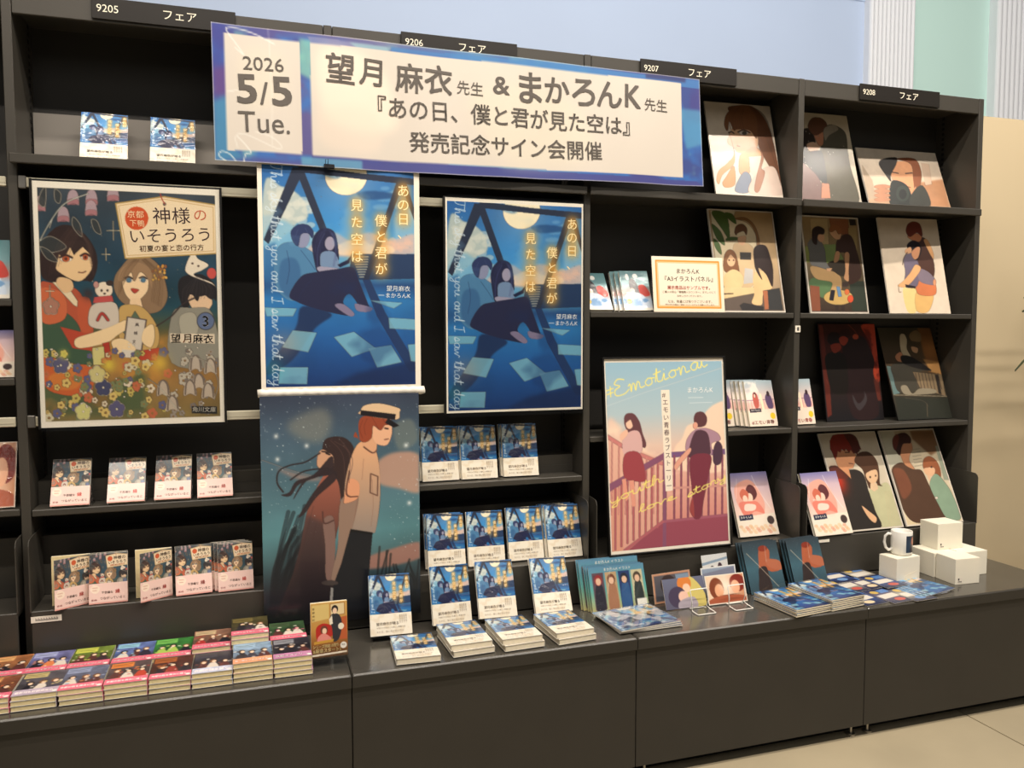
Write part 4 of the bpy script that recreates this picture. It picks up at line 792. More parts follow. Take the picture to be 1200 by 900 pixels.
def art_four(P):
    P.grad([(0, (92, 140, 170)), (.5, (96, 176, 170)), (1, (200, 184, 120))])
    for k, (b, h, d) in enumerate([((96, 70, 80), (150, 50, 50), (44, 40, 52)), ((190, 160, 120), (120, 70, 46), (170, 120, 90)), ((40, 60, 110), (40, 44, 60), (50, 90, 140)), ((206, 196, 160), (80, 64, 50), (50, 56, 54))]):
        x = 6 + k * 23; P.fill([(x, 14), (x + 20, 14), (x + 20, 94), (x, 94)], b); P.fill([(x + 2, 94), (x + 4, 46), (x + 10, 38), (x + 17, 46), (x + 18, 94)], d, sm=True); P.ell(x + 10, 30, 7, 12, h); P.ell(x + 10, 33, 4.5, 8, (232, 190, 160))
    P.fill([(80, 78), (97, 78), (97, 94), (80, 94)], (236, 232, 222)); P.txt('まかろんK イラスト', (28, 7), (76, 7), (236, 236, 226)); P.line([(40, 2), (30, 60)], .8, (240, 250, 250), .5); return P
def art_card(P, kind):
    if kind == 0:
        P.grad([(0, (104, 108, 130)), (1, (92, 90, 110))]); P.fill([(40, 0), (70, 0), (96, 50), (100, 96), (66, 96), (50, 60)], (206, 190, 110), sm=True); P.ell(52, 20, 17, 26, (214, 128, 62)); P.ell(56, 36, 9, 15, (240, 200, 170)); P.ell(32, 62, 22, 34, (72, 62, 84)); P.ell(46, 62, 12, 18, (232, 190, 170)); P.fill([(36, 76), (70, 66), (76, 100), (34, 100)], (170, 160, 170), sm=True)
    elif kind == 1:
        P.grad([(0, (232, 202, 170)), (.5, (240, 214, 190)), (1, (206, 140, 100))], x=True); P.ell(26, 46, 18, 36, (128, 66, 42)); P.ell(32, 54, 11, 22, (232, 170, 130)); P.ell(80, 34, 20, 30, (130, 48, 36)); P.ell(74, 46, 11, 22, (236, 176, 140)); P.fill([(8, 80), (50, 70), (92, 78), (96, 100), (6, 100)], (170, 90, 62), sm=True); P.blob(52, 40, 16, (255, 240, 220), .7); P.margin(.03)
    elif kind == 2:
        P.grad([(0, (96, 92, 96)), (1, (70, 74, 84))]); P.ell(40, 40, 20, 32, (60, 50, 50)); P.ell(62, 54, 14, 24, (170, 130, 110)); P.fill([(60, 10), (98, 10), (98, 60), (66, 60)], (130, 150, 170)); P.margin(.05, (196, 146, 116))
    elif kind == 3:
        P.grad([(0, (226, 226, 226)), (1, (240, 232, 220))]); P.fill([(20, 90), (30, 55), (46, 50), (56, 60), (70, 45), (84, 60), (90, 92)], (110, 80, 120), sm=True); P.ell(38, 42, 9, 13, (60, 46, 56)); P.ell(68, 36, 9, 13, (80, 60, 70)); P.fill([(0, 20), (100, 10), (100, 16), (0, 27)], (150, 170, 190))
    else:
        P.grad([(0, (150, 165, 185)), (1, (90, 92, 100))]); P.fill([(4, 20), (96, 6), (96, 60), (4, 70)], (120, 122, 140), .8); P.margin(.04, (226, 226, 222))
    return P
def art_sign(P):
    P.grad([(0, (240, 228, 206)), (1, (236, 222, 200))]); o = (226, 150, 62)
    for k, (m, wd) in enumerate(((6, 2.4), (8.2, .6))): P.line([(m, m * 1.4), (100 - m, m * 1.4), (100 - m, 100 - m * 1.4), (m, 100 - m * 1.4)], wd, o, sm=False, closed=True)
    P.txt('まかろんK', (34, 26), (66, 26), (70, 50, 40), .006); P.txt('『A3イラストパネル』', (17, 40), (85, 40), (70, 50, 40), .006); P.txt('展示商品はサンプルです。', (20, 56), (80, 56), (206, 70, 56), .01)
    P.txt('ご購入の際は「書籍購入カウンター」までレジにて', (13, 64), (88, 64), (110, 86, 66)); P.txt('お申し付けくださいませ。', (33, 71), (68, 71), (110, 86, 66)); P.txt('なお、数量には限りがございます。', (20, 81), (82, 81), (110, 86, 66)); P.txt('売り切れの際はご容赦くださいますようお願いいたします。', (16, 87), (86, 87), (110, 86, 66)); return P
def art_popbook(P):
    P.grad([(0, (206, 164, 92)), (.5, (190, 140, 70)), (.72, (150, 96, 44)), (1, (90, 60, 36))]); P.fill([(4, 4), (50, 3), (50, 30), (4, 34)], (216, 190, 120)); P.fill([(54, 4), (92, 3), (92, 24), (54, 26)], (226, 206, 160)); P.line([(54, 4), (92, 3), (92, 24), (54, 26)], 1.5, (150, 96, 50), sm=False, closed=True); P.fill([(74, 30), (98, 28), (98, 70), (78, 70)], (186, 92, 52))
    P.fill([(14, 60), (16, 44), (34, 38), (56, 44), (60, 60), (40, 66), (20, 68)], (180, 40, 34), sm=True); P.ell(36, 50, 10, 8, (110, 60, 46)); P.ell(37, 52, 6, 5.5, (242, 206, 176)); P.fill([(20, 62), (34, 56), (50, 62), (54, 70), (20, 72)], (226, 140, 130), sm=True)
    P.fill([(52, 30), (60, 22), (76, 24), (84, 36), (82, 56), (74, 70), (60, 72), (58, 50)], (44, 46, 54), sm=True); P.fill([(50, 32), (58, 24), (60, 40), (52, 42)], (236, 226, 206)); P.ell(66, 14, 9, 7.5, (36, 28, 30)); P.ell(66, 17, 6, 5.5, (240, 206, 176)); P.ell(82, 46, 8, 6, (236, 226, 206))
    P.fill([(8, 70), (62, 68), (60, 73), (8, 75)], (200, 150, 60)); P.vtxt('京都寺町', (8, 10), (8, 30), 7, (96, 66, 36)); P.txt('シリーズ開始10周年', (5, 80), (76, 79), (250, 232, 170), .015, hs=1.25); P.txt('&新章スタート！', (5, 88), (80, 87), (250, 232, 170), .015, hs=1.15); P.ell(88, 81, 9, 6, (236, 230, 220)); P.txt('完全', (83, 80), (93, 80), (60, 50, 46)); P.fill([(3, 93.5), (97, 91.5), (97, 94.5), (3, 97)], (236, 226, 206)); return P
def art_bunko(P, seed, top, bgc, accent):
    r = random.Random(seed); P.grad([(0, bgc), (.55, tuple(int(c * .75) for c in bgc)), (1, (70, 60, 56))]); P.mottle(.3, 6, seed)
    P.fill([(5, 4), (58, 4), (58, 26), (5, 26)], top); P.line([(8, 10), (30, 12), (54, 9)], 2.2, tuple(int(c * .45) for c in top)); P.line([(8, 19), (24, 17), (50, 20)], 2.2, tuple(int(c * .45) for c in top))
    for k in range(3):
        x = 20 + k * 28 + r.random() * 8; y = 44 + r.random() * 12
        P.fill([(x - 15, y + 34), (x - 9, y + 6), (x, y), (x + 9, y + 6), (x + 16, y + 34)], [(36, 34, 42), accent, (222, 210, 196), (90, 50, 46)][r.randrange(4)], sm=True); P.ell(x, y - 6, 9, 8, [(40, 32, 30), (120, 80, 50), (60, 44, 40)][r.randrange(3)]); P.ell(x + r.random() * 3, y - 4, 5.5, 5.5, (240, 206, 176))
    for k in range(14): P.ell(r.random() * 100, 28 + r.random() * 50, 2 + 4 * r.random(), 1.5 + 2 * r.random(), [accent, top, (232, 222, 206)][k % 3], .8)
    return P

# ------------------------------------------------------------------ the setting
FL = -0.03; PITCHX = 0.9; TH = 0.013
BENCH = 0.448
fm = mat('concrete_floor', (168, 156, 130), rough=0.5, noise=0.10, nscale=2.2, bump=0.03, bscale=30)
mb = MB()
for i in range(-2, 6):          # cast floor in big fields, with cut joints
    for j in range(-4, 4):
        x0 = -0.2 + i * 1.7; y0 = 0.25 + j * 1.7; mb.box(x0 + .003, x0 + 1.697, y0 + .003, y0 + 1.697, FL - .05, FL)
mb.box(-3.7, 10, -6.7, 7.1, FL - .06, FL - .004)
struct('floor', mb, fm)
struct('wall_partition', MB().box(-2.6, 8.0, .5, .58, FL, 2.498), mat('beige_partition_paint', (196, 180, 148), rough=0.75, noise=0.015, nscale=0.8))
struct('wall_back', MB().box(-6, 5.6, 3.0, 3.1, FL, 6.2).box(-6, 5.6, 2.992, 3.0, 4.17, 4.178), mat('pale_blue_wall_paint', (184, 200, 226), rough=0.8, noise=0.02, nscale=1.0))
struct('wall_mint_panel', MB().box(6.0, 7.1, 3.02, 3.1, FL, 6.2), mat('mint_wall_paint', (200, 232, 224), rough=0.7))
def corrugated(x0, x1, pitch, n='trim_fluted_column'):
    pts = []; k = int(round((x1 - x0) / pitch))
    for i in range(k):
        for t in range(8):
            a = t / 8; pts.append((x0 + (i + a) * (x1 - x0) / k, 2.94 - .022 * abs(math.sin(math.pi * a)) ** .6))
    pts += [(x1, 2.94), (x1, 3.1), (x0, 3.1)]
    return pts
mc = mat('white_fluted_cladding', (226, 228, 232), rough=0.5)
struct('trim_1', MB().prism(corrugated(5.585, 6.05, .042), 2, FL, 6.2), mc)
struct('trim_2', MB().prism(corrugated(6.955, 7.9, .056), 2, FL, 6.2), mc)

def lip_shelf(x0, x1, yf, z, t=.02, back=.2215, lip=.0005):
    m = MB(); m.rbox(x0, x1, yf, yf + .014, z - t, z + lip, .0025); m.box(x0 + .001, x1 - .001, yf + .013, back, z - .012, z)
    return m

def bay(i, levels, sign):
    x0 = i * PITCHX; xa, xb = x0 + TH + .0004, x0 + PITCHX - TH - .0004
    t = thing('bookcase', f'charcoal steel bookcase bay {sign}', 'bookcase', (x0 + .45, .1, FL), group='bookcase bays in a row')
    o = Vector((x0 + .45, .1, FL))
    def pt(n, m, mm=M_SHELF, par=None, label=None):
        for k in range(len(m.v)): m.v[k] = m.v[k] - np.array(o)
        return part(n, m, mm, par or t, label)
    pt('upright', MB().rbox(x0 - TH, x0 + TH, 0, .235, FL, 2.400, .002))
    if i == 3: pt('upright', MB().rbox(x0 + PITCHX - TH, x0 + PITCHX + TH, 0, .235, FL, 2.400, .002))
    pt('back_panel', MB().box(xa, xb, .222, .232, FL, 2.39), M_BACK)
    pt('top_fascia', MB().rbox(xa + .001, xb - .001, .001, .018, 2.336, 2.399, .002).box(xa, xb, .018, .222, 2.37, 2.39))
    sl = MB()
    for xs in (xa + .0008, xb - .0008):
        for k in range(78):
            z = .66 + k * .022; s_ = .0006
            sl.box(xs - s_, xs + s_, .178, .190, z, z + .011)
    pt('slot_strip', sl, M_DARK)['kind'] = 'stuff'
    for z, yf in levels:
        if yf < 0: pt('shelf', lip_shelf(x0, x0 + PITCHX - .012, yf, z, .022, back=-.0004, lip=.006).box(xa, xb, -.0006, .2215, z - .012, z))
        else: pt('shelf', lip_shelf(xa + .002, xb - .002, yf, z))
    # lowest display tray with its side cheeks and front panel
    tr = pt('display_tray', MB().rbox(xa + .004, xb - .004, -.060, -.048, .449, .607, .002).box(xa + .004, xb - .004, -.049, .22, .593, .604))
    for sgn, xx in ((0, xa + .002), (1, xb - .005)):
        pr = [(-.060, .604), (-.060, .800), (-.056, .811), (-.046, .818), (.0, .822), (.1, .822), (.1, .604)]
        m = MB().prism([(p[0], p[1]) for p in pr], 0, xx, xx + .003)
        pt('side_cheek', m, M_SHELF, tr)
    if i == 0: pt('lit_patch_plate', MB().box(xa + .004, xb - .004, .192, .195, 1.932, 2.105), M_LIT_PATCH)  # added plate, its lighter colour imitates the lit patch on the back panel
    if i <= 1:
        pt('back_ledge', MB().box(xa, xb, .10, .22, .896, .965).box(xa, xb, .097, .10, .896, .928))
        pt('back_ledge', MB().box(xa, xb, .12, .22, .605, .79).box(xa, xb, .116, .12, .605, .70))
    if i <= 1:
        for z in (1.859, 1.160):
            r = pt('poster_rail', MB().rbox(xa + .004, xb - .004, .000, .016, z - .014, z + .014, .002).box(xa + .004, xb - .004, -.001, 0, z - .004, z - .002), M_RAIL)
            pt('rail_bracket', MB().rbox(xa + .001, xa + .022, -.004, .018, z - .018, z + .018, .002), M_STEEL, r)
    return t
bay(0, [(1.930, -.030), (.895, 0)], 'behind the kimono poster')
bay(1, [(1.930, -.030), (.900, 0)], 'behind the hanging starry sky poster')
bay(2, [(1.930, -.030), (1.495, 0), (1.040, 0)], 'behind the framed pink poster')
bay(3, [(1.930, -.030), (1.495, 0), (1.040, 0)], 'holding most illustration panels, rightmost')
bay(-1, [(1.520, 0), (1.288, 0), (.900, 0)], 'cut off by the left edge of the photo')

BX = [-.9, 0, .9, 1.8, 2.7, 3.645]
BL = ['running off the left edge of the photo', 'carrying the rows of stacked small paperbacks', 'carrying the blue books in clear stands', 'carrying the postcards in wire stands', 'carrying the mug and white boxes at the right end']
for k in range(5):
    a, b = BX[k] + .0012, BX[k + 1] - .0012
    t = thing('display_bench', 'dark grey low display bench section ' + BL[k], 'bench', ((a + b) / 2, -.24, FL), group='low display bench sections'); c = (a + b) / 2
    part('bench_top', MB().rbox(a - c, b - c, -.4217 + .24, -.0625 + .24, .4105 - FL, BENCH - FL, .004), M_TOP, t)
    part('edge_strip', MB().rbox(a - c, b - c, -.4235 + .24, -.4215 + .24, .4095 - FL, .4445 - FL, .0008), M_BENCH, t)
    part('front_panel', MB().rbox(a - c, b - c, -.4135 + .24, -.398 + .24, .018 - FL, .410 - FL, .0015), M_BENCH, t)
    part('carcass', MB().box(a - c + .002, b - c - .002, -.398 + .24, -.066 + .24, .04 - FL, .41 - FL), M_BENCH, t)
    part('plinth', MB().box(a - c, b - c, -.345 + .24, -.33 + .24, 0, .04 - FL), M_DARK, t)
    for xx in (a - c + .05, b - c - .02):
        part('levelling_foot', MB().lathe([(.016, 0), (.016, .006), (.005, .008), (.005, .07)], 12, xx, -.375 + .24), M_STEEL, t)

SG = [(.222, '9205', 'leftmost'), (1.135, '9206', 'half hidden behind the banner'), (2.003, '9207', 'behind the top right corner of the banner'), (2.968, '9208', 'rightmost')]
for x, num, wh in SG:
    t = thing('shelf_sign', f'glossy black shelf sign reading {num} フェア, {wh}', 'sign', (x + .2, -.005, 2.343), group='black category signs on the fascia')
    part('sign_panel', MB().rbox(-.2, .2, -.002, .004, 0, .062, .001), M_SIGN, t)
    for body, xa, xb, pn in ((num, -.186, -.128, 'number_lettering'), ('フェア', -.005, .088, 'category_lettering')):
        l = MB()
        v, tt = text_geo(body); lo, hi = v.min(0), v.max(0); sc = (xb - xa) / (hi[0] - lo[0])
        q = np.stack([xa + (v[:, 0] - lo[0]) * sc, np.full(len(v), -.0026), .031 + (v[:, 1] - (lo[1] + hi[1]) / 2) * sc], -1); l.add(q, tt); part(pn, l, M_LETTER, t)

# ------------------------------------------------------------------ banner and posters
t = thing('event_banner', 'long blue bordered paper banner across the top of the shelves', 'banner', (1.39, -.055, 1.95))
P = Paint(1.675, .392, 420, quad=[(246.5, 27), (821.5, 93), (822.7, 219.5), (251.2, 188)], crop=(240, 20, 4))
P.grad([(0, (52, 72, 146)), (.12, (70, 60, 128)), (.3, (110, 112, 150)), (.45, (70, 120, 170)), (.7, (60, 120, 180)), (.85, (50, 60, 130)), (1, (40, 60, 130))], x=True)
P.cloud((36, 104, 186), .5, 3, 3, .8); P.cloud((52, 46, 118), .55, 3, 9, .8); P.cloud((110, 180, 170), .62, 4, 15, .6)
P.fill([(20, 20), (100, 20), (100, 250), (20, 330)], (44, 52, 140), .8, blur=.01); P.fill([(30, 240), (110, 230), (110, 370), (30, 370)], (84, 48, 120), .9, blur=.01); P.fill([(30, 400), (110, 370), (150, 620), (200, 660), (40, 680)], (52, 128, 170), .9, blur=.008)
P.fill([(460, 110), (520, 120), (520, 300), (460, 270)], (120, 190, 170), .8, blur=.006); P.fill([(500, 100), (880, 150), (890, 176), (520, 140)], (120, 124, 168), .8); P.fill([(700, 130), (900, 152), (890, 178), (740, 160)], (150, 206, 200), .6, blur=.002)
P.fill([(900, 150), (2330, 300), (2330, 340), (900, 180)], (54, 120, 184), .8); P.fill([(2080, 255), (2260, 275), (2260, 310), (2080, 290)], (40, 40, 90), .8, blur=.004); P.fill([(2230, 430), (2340, 440), (2330, 600), (2260, 620)], (70, 140, 180), .8, blur=.006)
P.fill([(520, 640), (1300, 695), (2300, 770), (2330, 800), (1200, 760), (520, 690)], (56, 56, 128), .9); P.fill([(470, 650), (760, 670), (760, 710), (470, 690)], (90, 160, 190), .8, blur=.003)
P.img = P.img * .84 + np.array([120, 130, 150]) * .16; wp = (205, 197, 186); yl = (214, 206, 186)  # grey mixed into the blues stands for glare on the paper
def iq(l): return [((x - 240) * 4, (y - 20) * 4) for x, y in l]
A1 = [(92, 82), (463, 125), (473, 643), (107, 622)]; A2 = iq([(368, 52.5), (800, 98.3), (800.7, 207.8), (370.3, 181.3)])
P.fill(A1, wp); P.fill(A2, wp)
P.fill([(180, 170), (380, 200), (380, 400), (200, 420)], yl, .5, sm=True, blur=.02); P.fill(iq([(560, 110), (660, 110), (700, 180), (600, 190)]), yl, .6, sm=True, blur=.03); P.fill(iq([(380, 60), (450, 80), (470, 150), (390, 140)]), (244, 226, 206), .6, sm=True, blur=.02); P.fill(iq([(380, 130), (440, 130), (450, 175), (385, 170)]), (222, 206, 190), .5, sm=True, blur=.015)
cw = (228, 228, 222)
P.line([(120, 90), (105, 60), (160, 62), (250, 90), (340, 135)], .16, cw); P.line([(120, 90), (190, 180), (150, 150)], .14, cw); P.line([(310, 60), (312, 100), (325, 330), (330, 600)], .10, cw, .6); P.line([(140, 350), (110, 350), (200, 340)], .14, cw, .6); P.line([(160, 610), (150, 560), (200, 550), (350, 615), (370, 600), (320, 560), (250, 540)], .14, cw, .7)
P.line([(110, 676), (70, 650), (80, 628), (120, 640), (150, 672)], .16, cw); P.line([(190, 676), (200, 640), (225, 635), (200, 600), (160, 560)], .16, cw)
P.margin(.0022, (240, 234, 206))
ink = (92, 86, 80)
P.txt('2026', (183, 217), (382, 232), ink, hs=.88); P.txt('5', (156, 337), (246, 341), ink, .02, hs=.84); P.txt('/', (266, 360), (306, 362), ink, .01); P.txt('5', (328, 350), (416, 354), ink, .02, hs=.84); P.txt('Tue.', (160, 490), (410, 503), ink)
L1 = [('望', 387, 79.7, 420.5, 83.9), ('月', 427, 84.3, 453.5, 88), ('麻', 470, 90.5, 502.5, 94), ('衣', 505, 92, 536.5, 97)]
for c, xa, ya, xb, yb in L1: P.txt(c, *iq([(xa, ya), (xb, yb)]), ink, .014)
P.txt('先生', *iq([(542.5, 102.5), (572.5, 106.5)]), ink); P.txt('&', *iq([(584.5, 100.5), (603, 103)]), ink, .01, hs=.86)
for c, xa, ya, xb, yb in [('ま', 615, 103, 640.5, 105.5), ('か', 645, 105.5, 672.5, 108), ('ろ', 676.5, 108, 702, 110.5), ('ん', 705, 110, 732.5, 113), ('K', 737, 112.5, 754, 115)]: P.txt(c, *iq([(xa, ya), (xb, yb)]), ink, .014, hs=1.0 if c != 'K' else 1.12)
P.txt('先生', *iq([(758.5, 122.5), (784, 125.5)]), ink)
P.txt('『あの日、僕と君が見た空は』', *iq([(449, 124.5), (741, 149)]), ink, .008)
P.txt('発売記念サイン会開催', *iq([(486, 165), (709, 178)]), ink, .008)
mb = MB(); P.quadmesh(mb, 0.0, .0016)
cor = np.array([[.552, 2.352], [2.219, 2.338], [2.236, 1.954], [.554, 1.945]])
for k in range(len(mb.v)):
    v = mb.v[k]; u = v[:, 0] / P.w + .5; q = 1 - v[:, 2] / P.h
    xz = ((1 - u) * (1 - q))[:, None] * cor[0] + (u * (1 - q))[:, None] * cor[1] + (u * q)[:, None] * cor[2] + ((1 - u) * q)[:, None] * cor[3]
    dy = -.055 + v[:, 1] + .0035 * np.sin(u * 19 + q * 2) + .0025 * np.sin(u * 41 + 1) * q - .010 * np.clip((u - .86) / .14, 0, 1) ** 2 * q + .006 * np.clip((u - .75) / .1, 0, 1)
    dz = -.007 * np.sin(math.pi * np.clip(u * 1.25, 0, 1)) * q
    mb.v[k] = np.stack([xz[:, 0] - 1.39, dy + .055, xz[:, 1] + dz - 1.95], -1)
o = part('printed_sheet', mb, PR_MATTE, t)
sm = o.modifiers.new('paper', 'SOLIDIFY'); sm.thickness = .0004; sm.offset = -1
c = thing('binder_clip', 'small black binder clip where the banner meets the hanging poster', 'clip', (.892, -.068, 1.937))
part('clip_body', MB().prism([(-.006, 0), (-.004, .012), (.012, .012), (.010, 0)], 0, -.016, .016), M_CLIP, c)
part('clip_handle', MB().tube([(-.012, -.006, .010), (-.012, -.012, .024), (-.004, -.012, .026), (-.004, -.006, .010)], .0009, 6), M_CLIP, c)

def poster(name, label, cat, x, y, z, w, h, P, m, yaw=0, lean=0, board=(.02, .02, .02, .02), back=None, th=.004, group=None):
    """board: margins of white sheet left, right, bottom, top around the print P"""
    t = thing(name, label, cat, (x, y, z + .012 * math.sin(lean)), (-lean, 0, yaw), group)
    part('poster_sheet', MB().box(-w / 2, w / 2, 0, th, 0, h), back or M_PAPER, t)
    mb = MB(); P.quadmesh(mb, -.0004); l, r, b, tp = board
    for k in range(len(mb.v)):
        v = mb.v[k]; mb.v[k] = np.stack([-w / 2 + l + (v[:, 0] / P.w + .5) * (w - l - r), v[:, 1], b + v[:, 2] / P.h * (h - b - tp)], -1)
    part('print', mb, m, t); return t

PK = art_kimono(Paint(.486, .690, 230, [(42, 223.5), (255.3, 233.8), (256.7, 489.8), (48, 494.4)], (0, 200, 2.8125)))
t = poster('framed_poster', 'framed flowery poster of kimono girls reading 神様のいそうろう', 'poster', .308, -.016, 1.142, .510, .720, PK, PR_POSTER, board=(.012, .012, .018, .018))
part('frame_edge', MB().rbox(-.262, -.2555, -.006, .010, -.004, .726, .001).rbox(.2555, .262, -.006, .010, -.004, .726, .001).box(-.262, .262, .0045, .010, -.004, .726), M_BLACK, t)
part('clear_cover', MB().box(-.255, .255, -.0052, -.0036, -.010, .728), M_CLEAR, t)

PB = art_blue(Paint(.478, .690, 210, [(308.4, 194.5), (485.5, 207.7), (485.5, 452.2), (315.1, 451.5)], (290, 180, 3.1048)))
t = poster('wall_scroll', 'blue moonlit book poster with white border and white roller, hung from the banner', 'poster', .929, -.045, 1.232, .508, .722, PB, PR_MATTE, board=(.014, .018, .018, .012), th=.0015)
rb = MB().tube([(-.266 + .0133 * k, 0, .0015 * math.sin(k * 2.4)) for k in range(41)], [.0125 + .0012 * (k % 2) for k in range(41)], 14)
o = part('roller_bar', rb, M_WHITE, t, smooth=True); o.location = (0, .004, -.002)
t = poster('framed_poster', 'blue moonlit poster in a clear sleeve, right of the white roller one', 'poster', 1.526, -.020, 1.146, .500, .728, PB, PR_POSTER, board=(.006, .006, .008, .012), back=M_PAPER)
part('frame_edge', MB().rbox(-.258, -.2505, -.004, .008, -.002, .732, .001).box(-.258, .256, .0045, .008, -.002, .732), M_BLACK, t)
part('clear_cover', MB().box(-.246, .256, -.0062, -.0042, -.014, .738), M_CLEAR, t)
PN = art_night(Paint(.497, .735, 210, [(304, 466), (483.5, 463.5), (494, 715), (309, 737)], (290, 450, 3.0)))
poster('hanging_poster', 'starry sky poster of a girl and a capped boy standing back to back', 'poster', .918, -.078, .486, .500, .738, PN, PR_POSTER, board=(0, 0, 0, 0), th=.0015)
PE = art_emo(Paint(.500, .712, 200, [(692.1, 426.6), (827.9, 426), (842.7, 637.5), (705.4, 645.6)], (680, 400, 3.461)))
t = poster('framed_poster', 'pink and blue framed poster with Emotional in yellow script, leaning on the bottom shelf', 'poster', 2.120, -.0625, .6145, .505, .712, PE, PR_POSTER, yaw=.01, lean=.098, board=(.008, .008, .012, .014))
fr = MB()
for a in ((-.258, -.2515, -.004, .716), (.2515, .258, -.004, .716)): fr.rbox(a[0], a[1], -.008, .012, a[2], a[3], .0015)
fr.rbox(-.258, .258, -.008, .012, -.005, .001, .0015).rbox(-.258, .258, -.008, .012, .711, .717, .0015).box(-.253, .253, .0045, .010, 0, .712)
part('frame_edge', fr, M_BLACK, t)

def qpx(*a): return list(a)
A3 = [('P1', art_p1, 'pale illustration panel of a long brown haired woman in profile, top shelf', (2.524, .068, 1.931, -.043, .272), (.297, .42), [(824.8, 119.4), (901.8, 125.7), (918.7, 238.5), (840.1, 234.9)], (820, 110, 7.5), M_WHITE),
 ('P2', art_p2, 'illustration panel of a couple kissing in winter coats, top shelf beside the upright', (2.925, .087, 1.931, -.029, .279), (.297, .42), [(924.6, 131.1), (995.3, 137.2), (1014.6, 245.0), (942.6, 241.5)], (935, 120, 6.486), M_WHITE),
 ('P3', art_p3, 'wide illustration panel of a man holding a camera, top right shelf', (3.337, .090, 1.931, -.029, .369), (.42, .297), [(1001.1, 174.0), (1094.5, 180.9), (1114.8, 250.8), (1019.7, 246.2)], (935, 120, 6.486), M_WHITE),
 ('P4', art_p4, 'illustration panel of three people by a round mirror, right of the price sign', (2.511, .022, 1.496, -.015, .243), (.297, .42), [(828.6, 244.7), (905.0, 248.4), (920.7, 366.5), (843.1, 366.0)], (820, 235, 6.43), M_WHITE),
 ('P5', art_p5, 'illustration panel of a couple sitting at a small round table', (2.991, .104, 1.496, .01, .196), (.297, .42), [(937.3, 251.1), (1005.1, 254.7), (1018.5, 367.0), (950.1, 366.5)], (935, 240, 6.316), M_WHITE),
 ('P6', art_p6, 'pale illustration panel of a couple hugging, second shelf at the right', (3.326, .016, 1.496, -.077, .24), (.297, .42), [(1027.6, 254.1), (1097.3, 256.7), (1114.2, 366.9), (1043.4, 366.6)], (935, 240, 6.316), M_WHITE),
 ('P7', art_p7, 'dark red illustration panel of two people close together', (3.107, .130, 1.041, -.004, .179), (.297, .42), [(957.3, 380.5), (1023.6, 380.6), (1035.3, 492.2), (968.4, 495.0)], (945, 370, 6.0), M_BLACK),
 ('P8', art_p8, 'dark brown illustration panel of a couple embracing on a sofa', (3.420, .072, 1.041, .006, .336), (.297, .42), [(1041.8, 385.1), (1103.2, 385.1), (1129.7, 490.1), (1067.2, 492.9)], (945, 370, 6.0), M_BLACK),
 ('P9', art_p9, 'illustration panel of a red haired man and a girl in a pale dress, lowest shelf', (3.065, -.044, .609, .012, .44), (.297, .42), [(958.5, 507.2), (1024.9, 503.9), (1061.9, 615.4), (993.4, 622.1)], (950, 495, 6.316), M_WHITE),
 ('P10', art_p10, 'illustration panel of a man in brown and a girl in a green cardigan, lowest shelf', (3.378, -.044, .609, -.012, .44), (.297, .42), [(1029.6, 504.1), (1094.7, 501.2), (1132.3, 610.2), (1065.2, 615.9)], (950, 495, 6.316), M_WHITE)]
for n, fn, lab, (x, y, z, yaw, lean), (w_, h_), q, crop, bm in A3:
    P = fn(Paint(w_, h_, 124 if w_ < .4 else 170, q, crop)); P.ink(.45, 34); P.mottle(.05, 9, 4); P.img *= .89
    if n == 'P8': x = 3.425
    t = thing('illustration_panel', lab, 'picture', (x, y, z + .0072 * math.sin(lean)), (-lean, 0, yaw), 'A3 illustration panels on the shelves')
    part('foam_board', MB().box(-w_ / 2, w_ / 2, 0, .007, 0, h_), bm, t)
    mb = MB(); P.quadmesh(mb, -.0004); part('print', mb, PR_GLOSS, t)

# ------------------------------------------------------------------ books
def book(name, label, cat, w, h, t, P, band=None, bh=0, wrap=False, band_col=(232, 224, 208), pages=None, shell=(225, 222, 214)):
    r = thing(name, label, cat); r['depth'] = t + .0006
    c = lin(shell); mb = MB(); P.quadmesh(mb, -.0003)
    mb.box(-w / 2, w / 2, 0, .0006, 0, h, c).box(-w / 2, w / 2, t - .0006, t, 0, h, c).box(w / 2 - .0006, w / 2, .0006, t - .0006, 0, h, c)
    part('cover', mb, PR_WRAP if wrap else PR_BOOK, r)
    part('page_block', MB().box(-w / 2 + .0015, w / 2 - .0008, .0008, t - .0008, .0012, h - .0012), pages or M_PAGES, r)
    if band is not None:
        mb = MB(); band.quadmesh(mb, -.0010); c = lin(band_col)
        e = .0005; mb.box(-w / 2 - e, w / 2 + e, -.0008, -.0006, 0.0008, bh, c).box(w / 2, w / 2 + e, -.0008, t + .0003, .0008, bh, c).box(-w / 2 - e, w / 2 + e, t + .0001, t + .0003, .0008, bh, c)
        part('paper_band', mb, PR_BOOK, r, 'printed paper band')
    return r
def put(r, x, y, z, lean, yaw, label=None, group=None):
    if lean < 1.2: z += r['depth'] * math.sin(lean)
    r.location = (x, y, z); r.rotation_euler = (-lean, 0, yaw)
    if label: r['label'] = label
    if group: r['group'] = group
    return r
used = set()
def place(proto, *a, **k):
    if id(proto) not in used: used.add(id(proto)); return put(proto, *a, **k)
    return put(copy_tree(proto), *a, **k)
KEEP = []

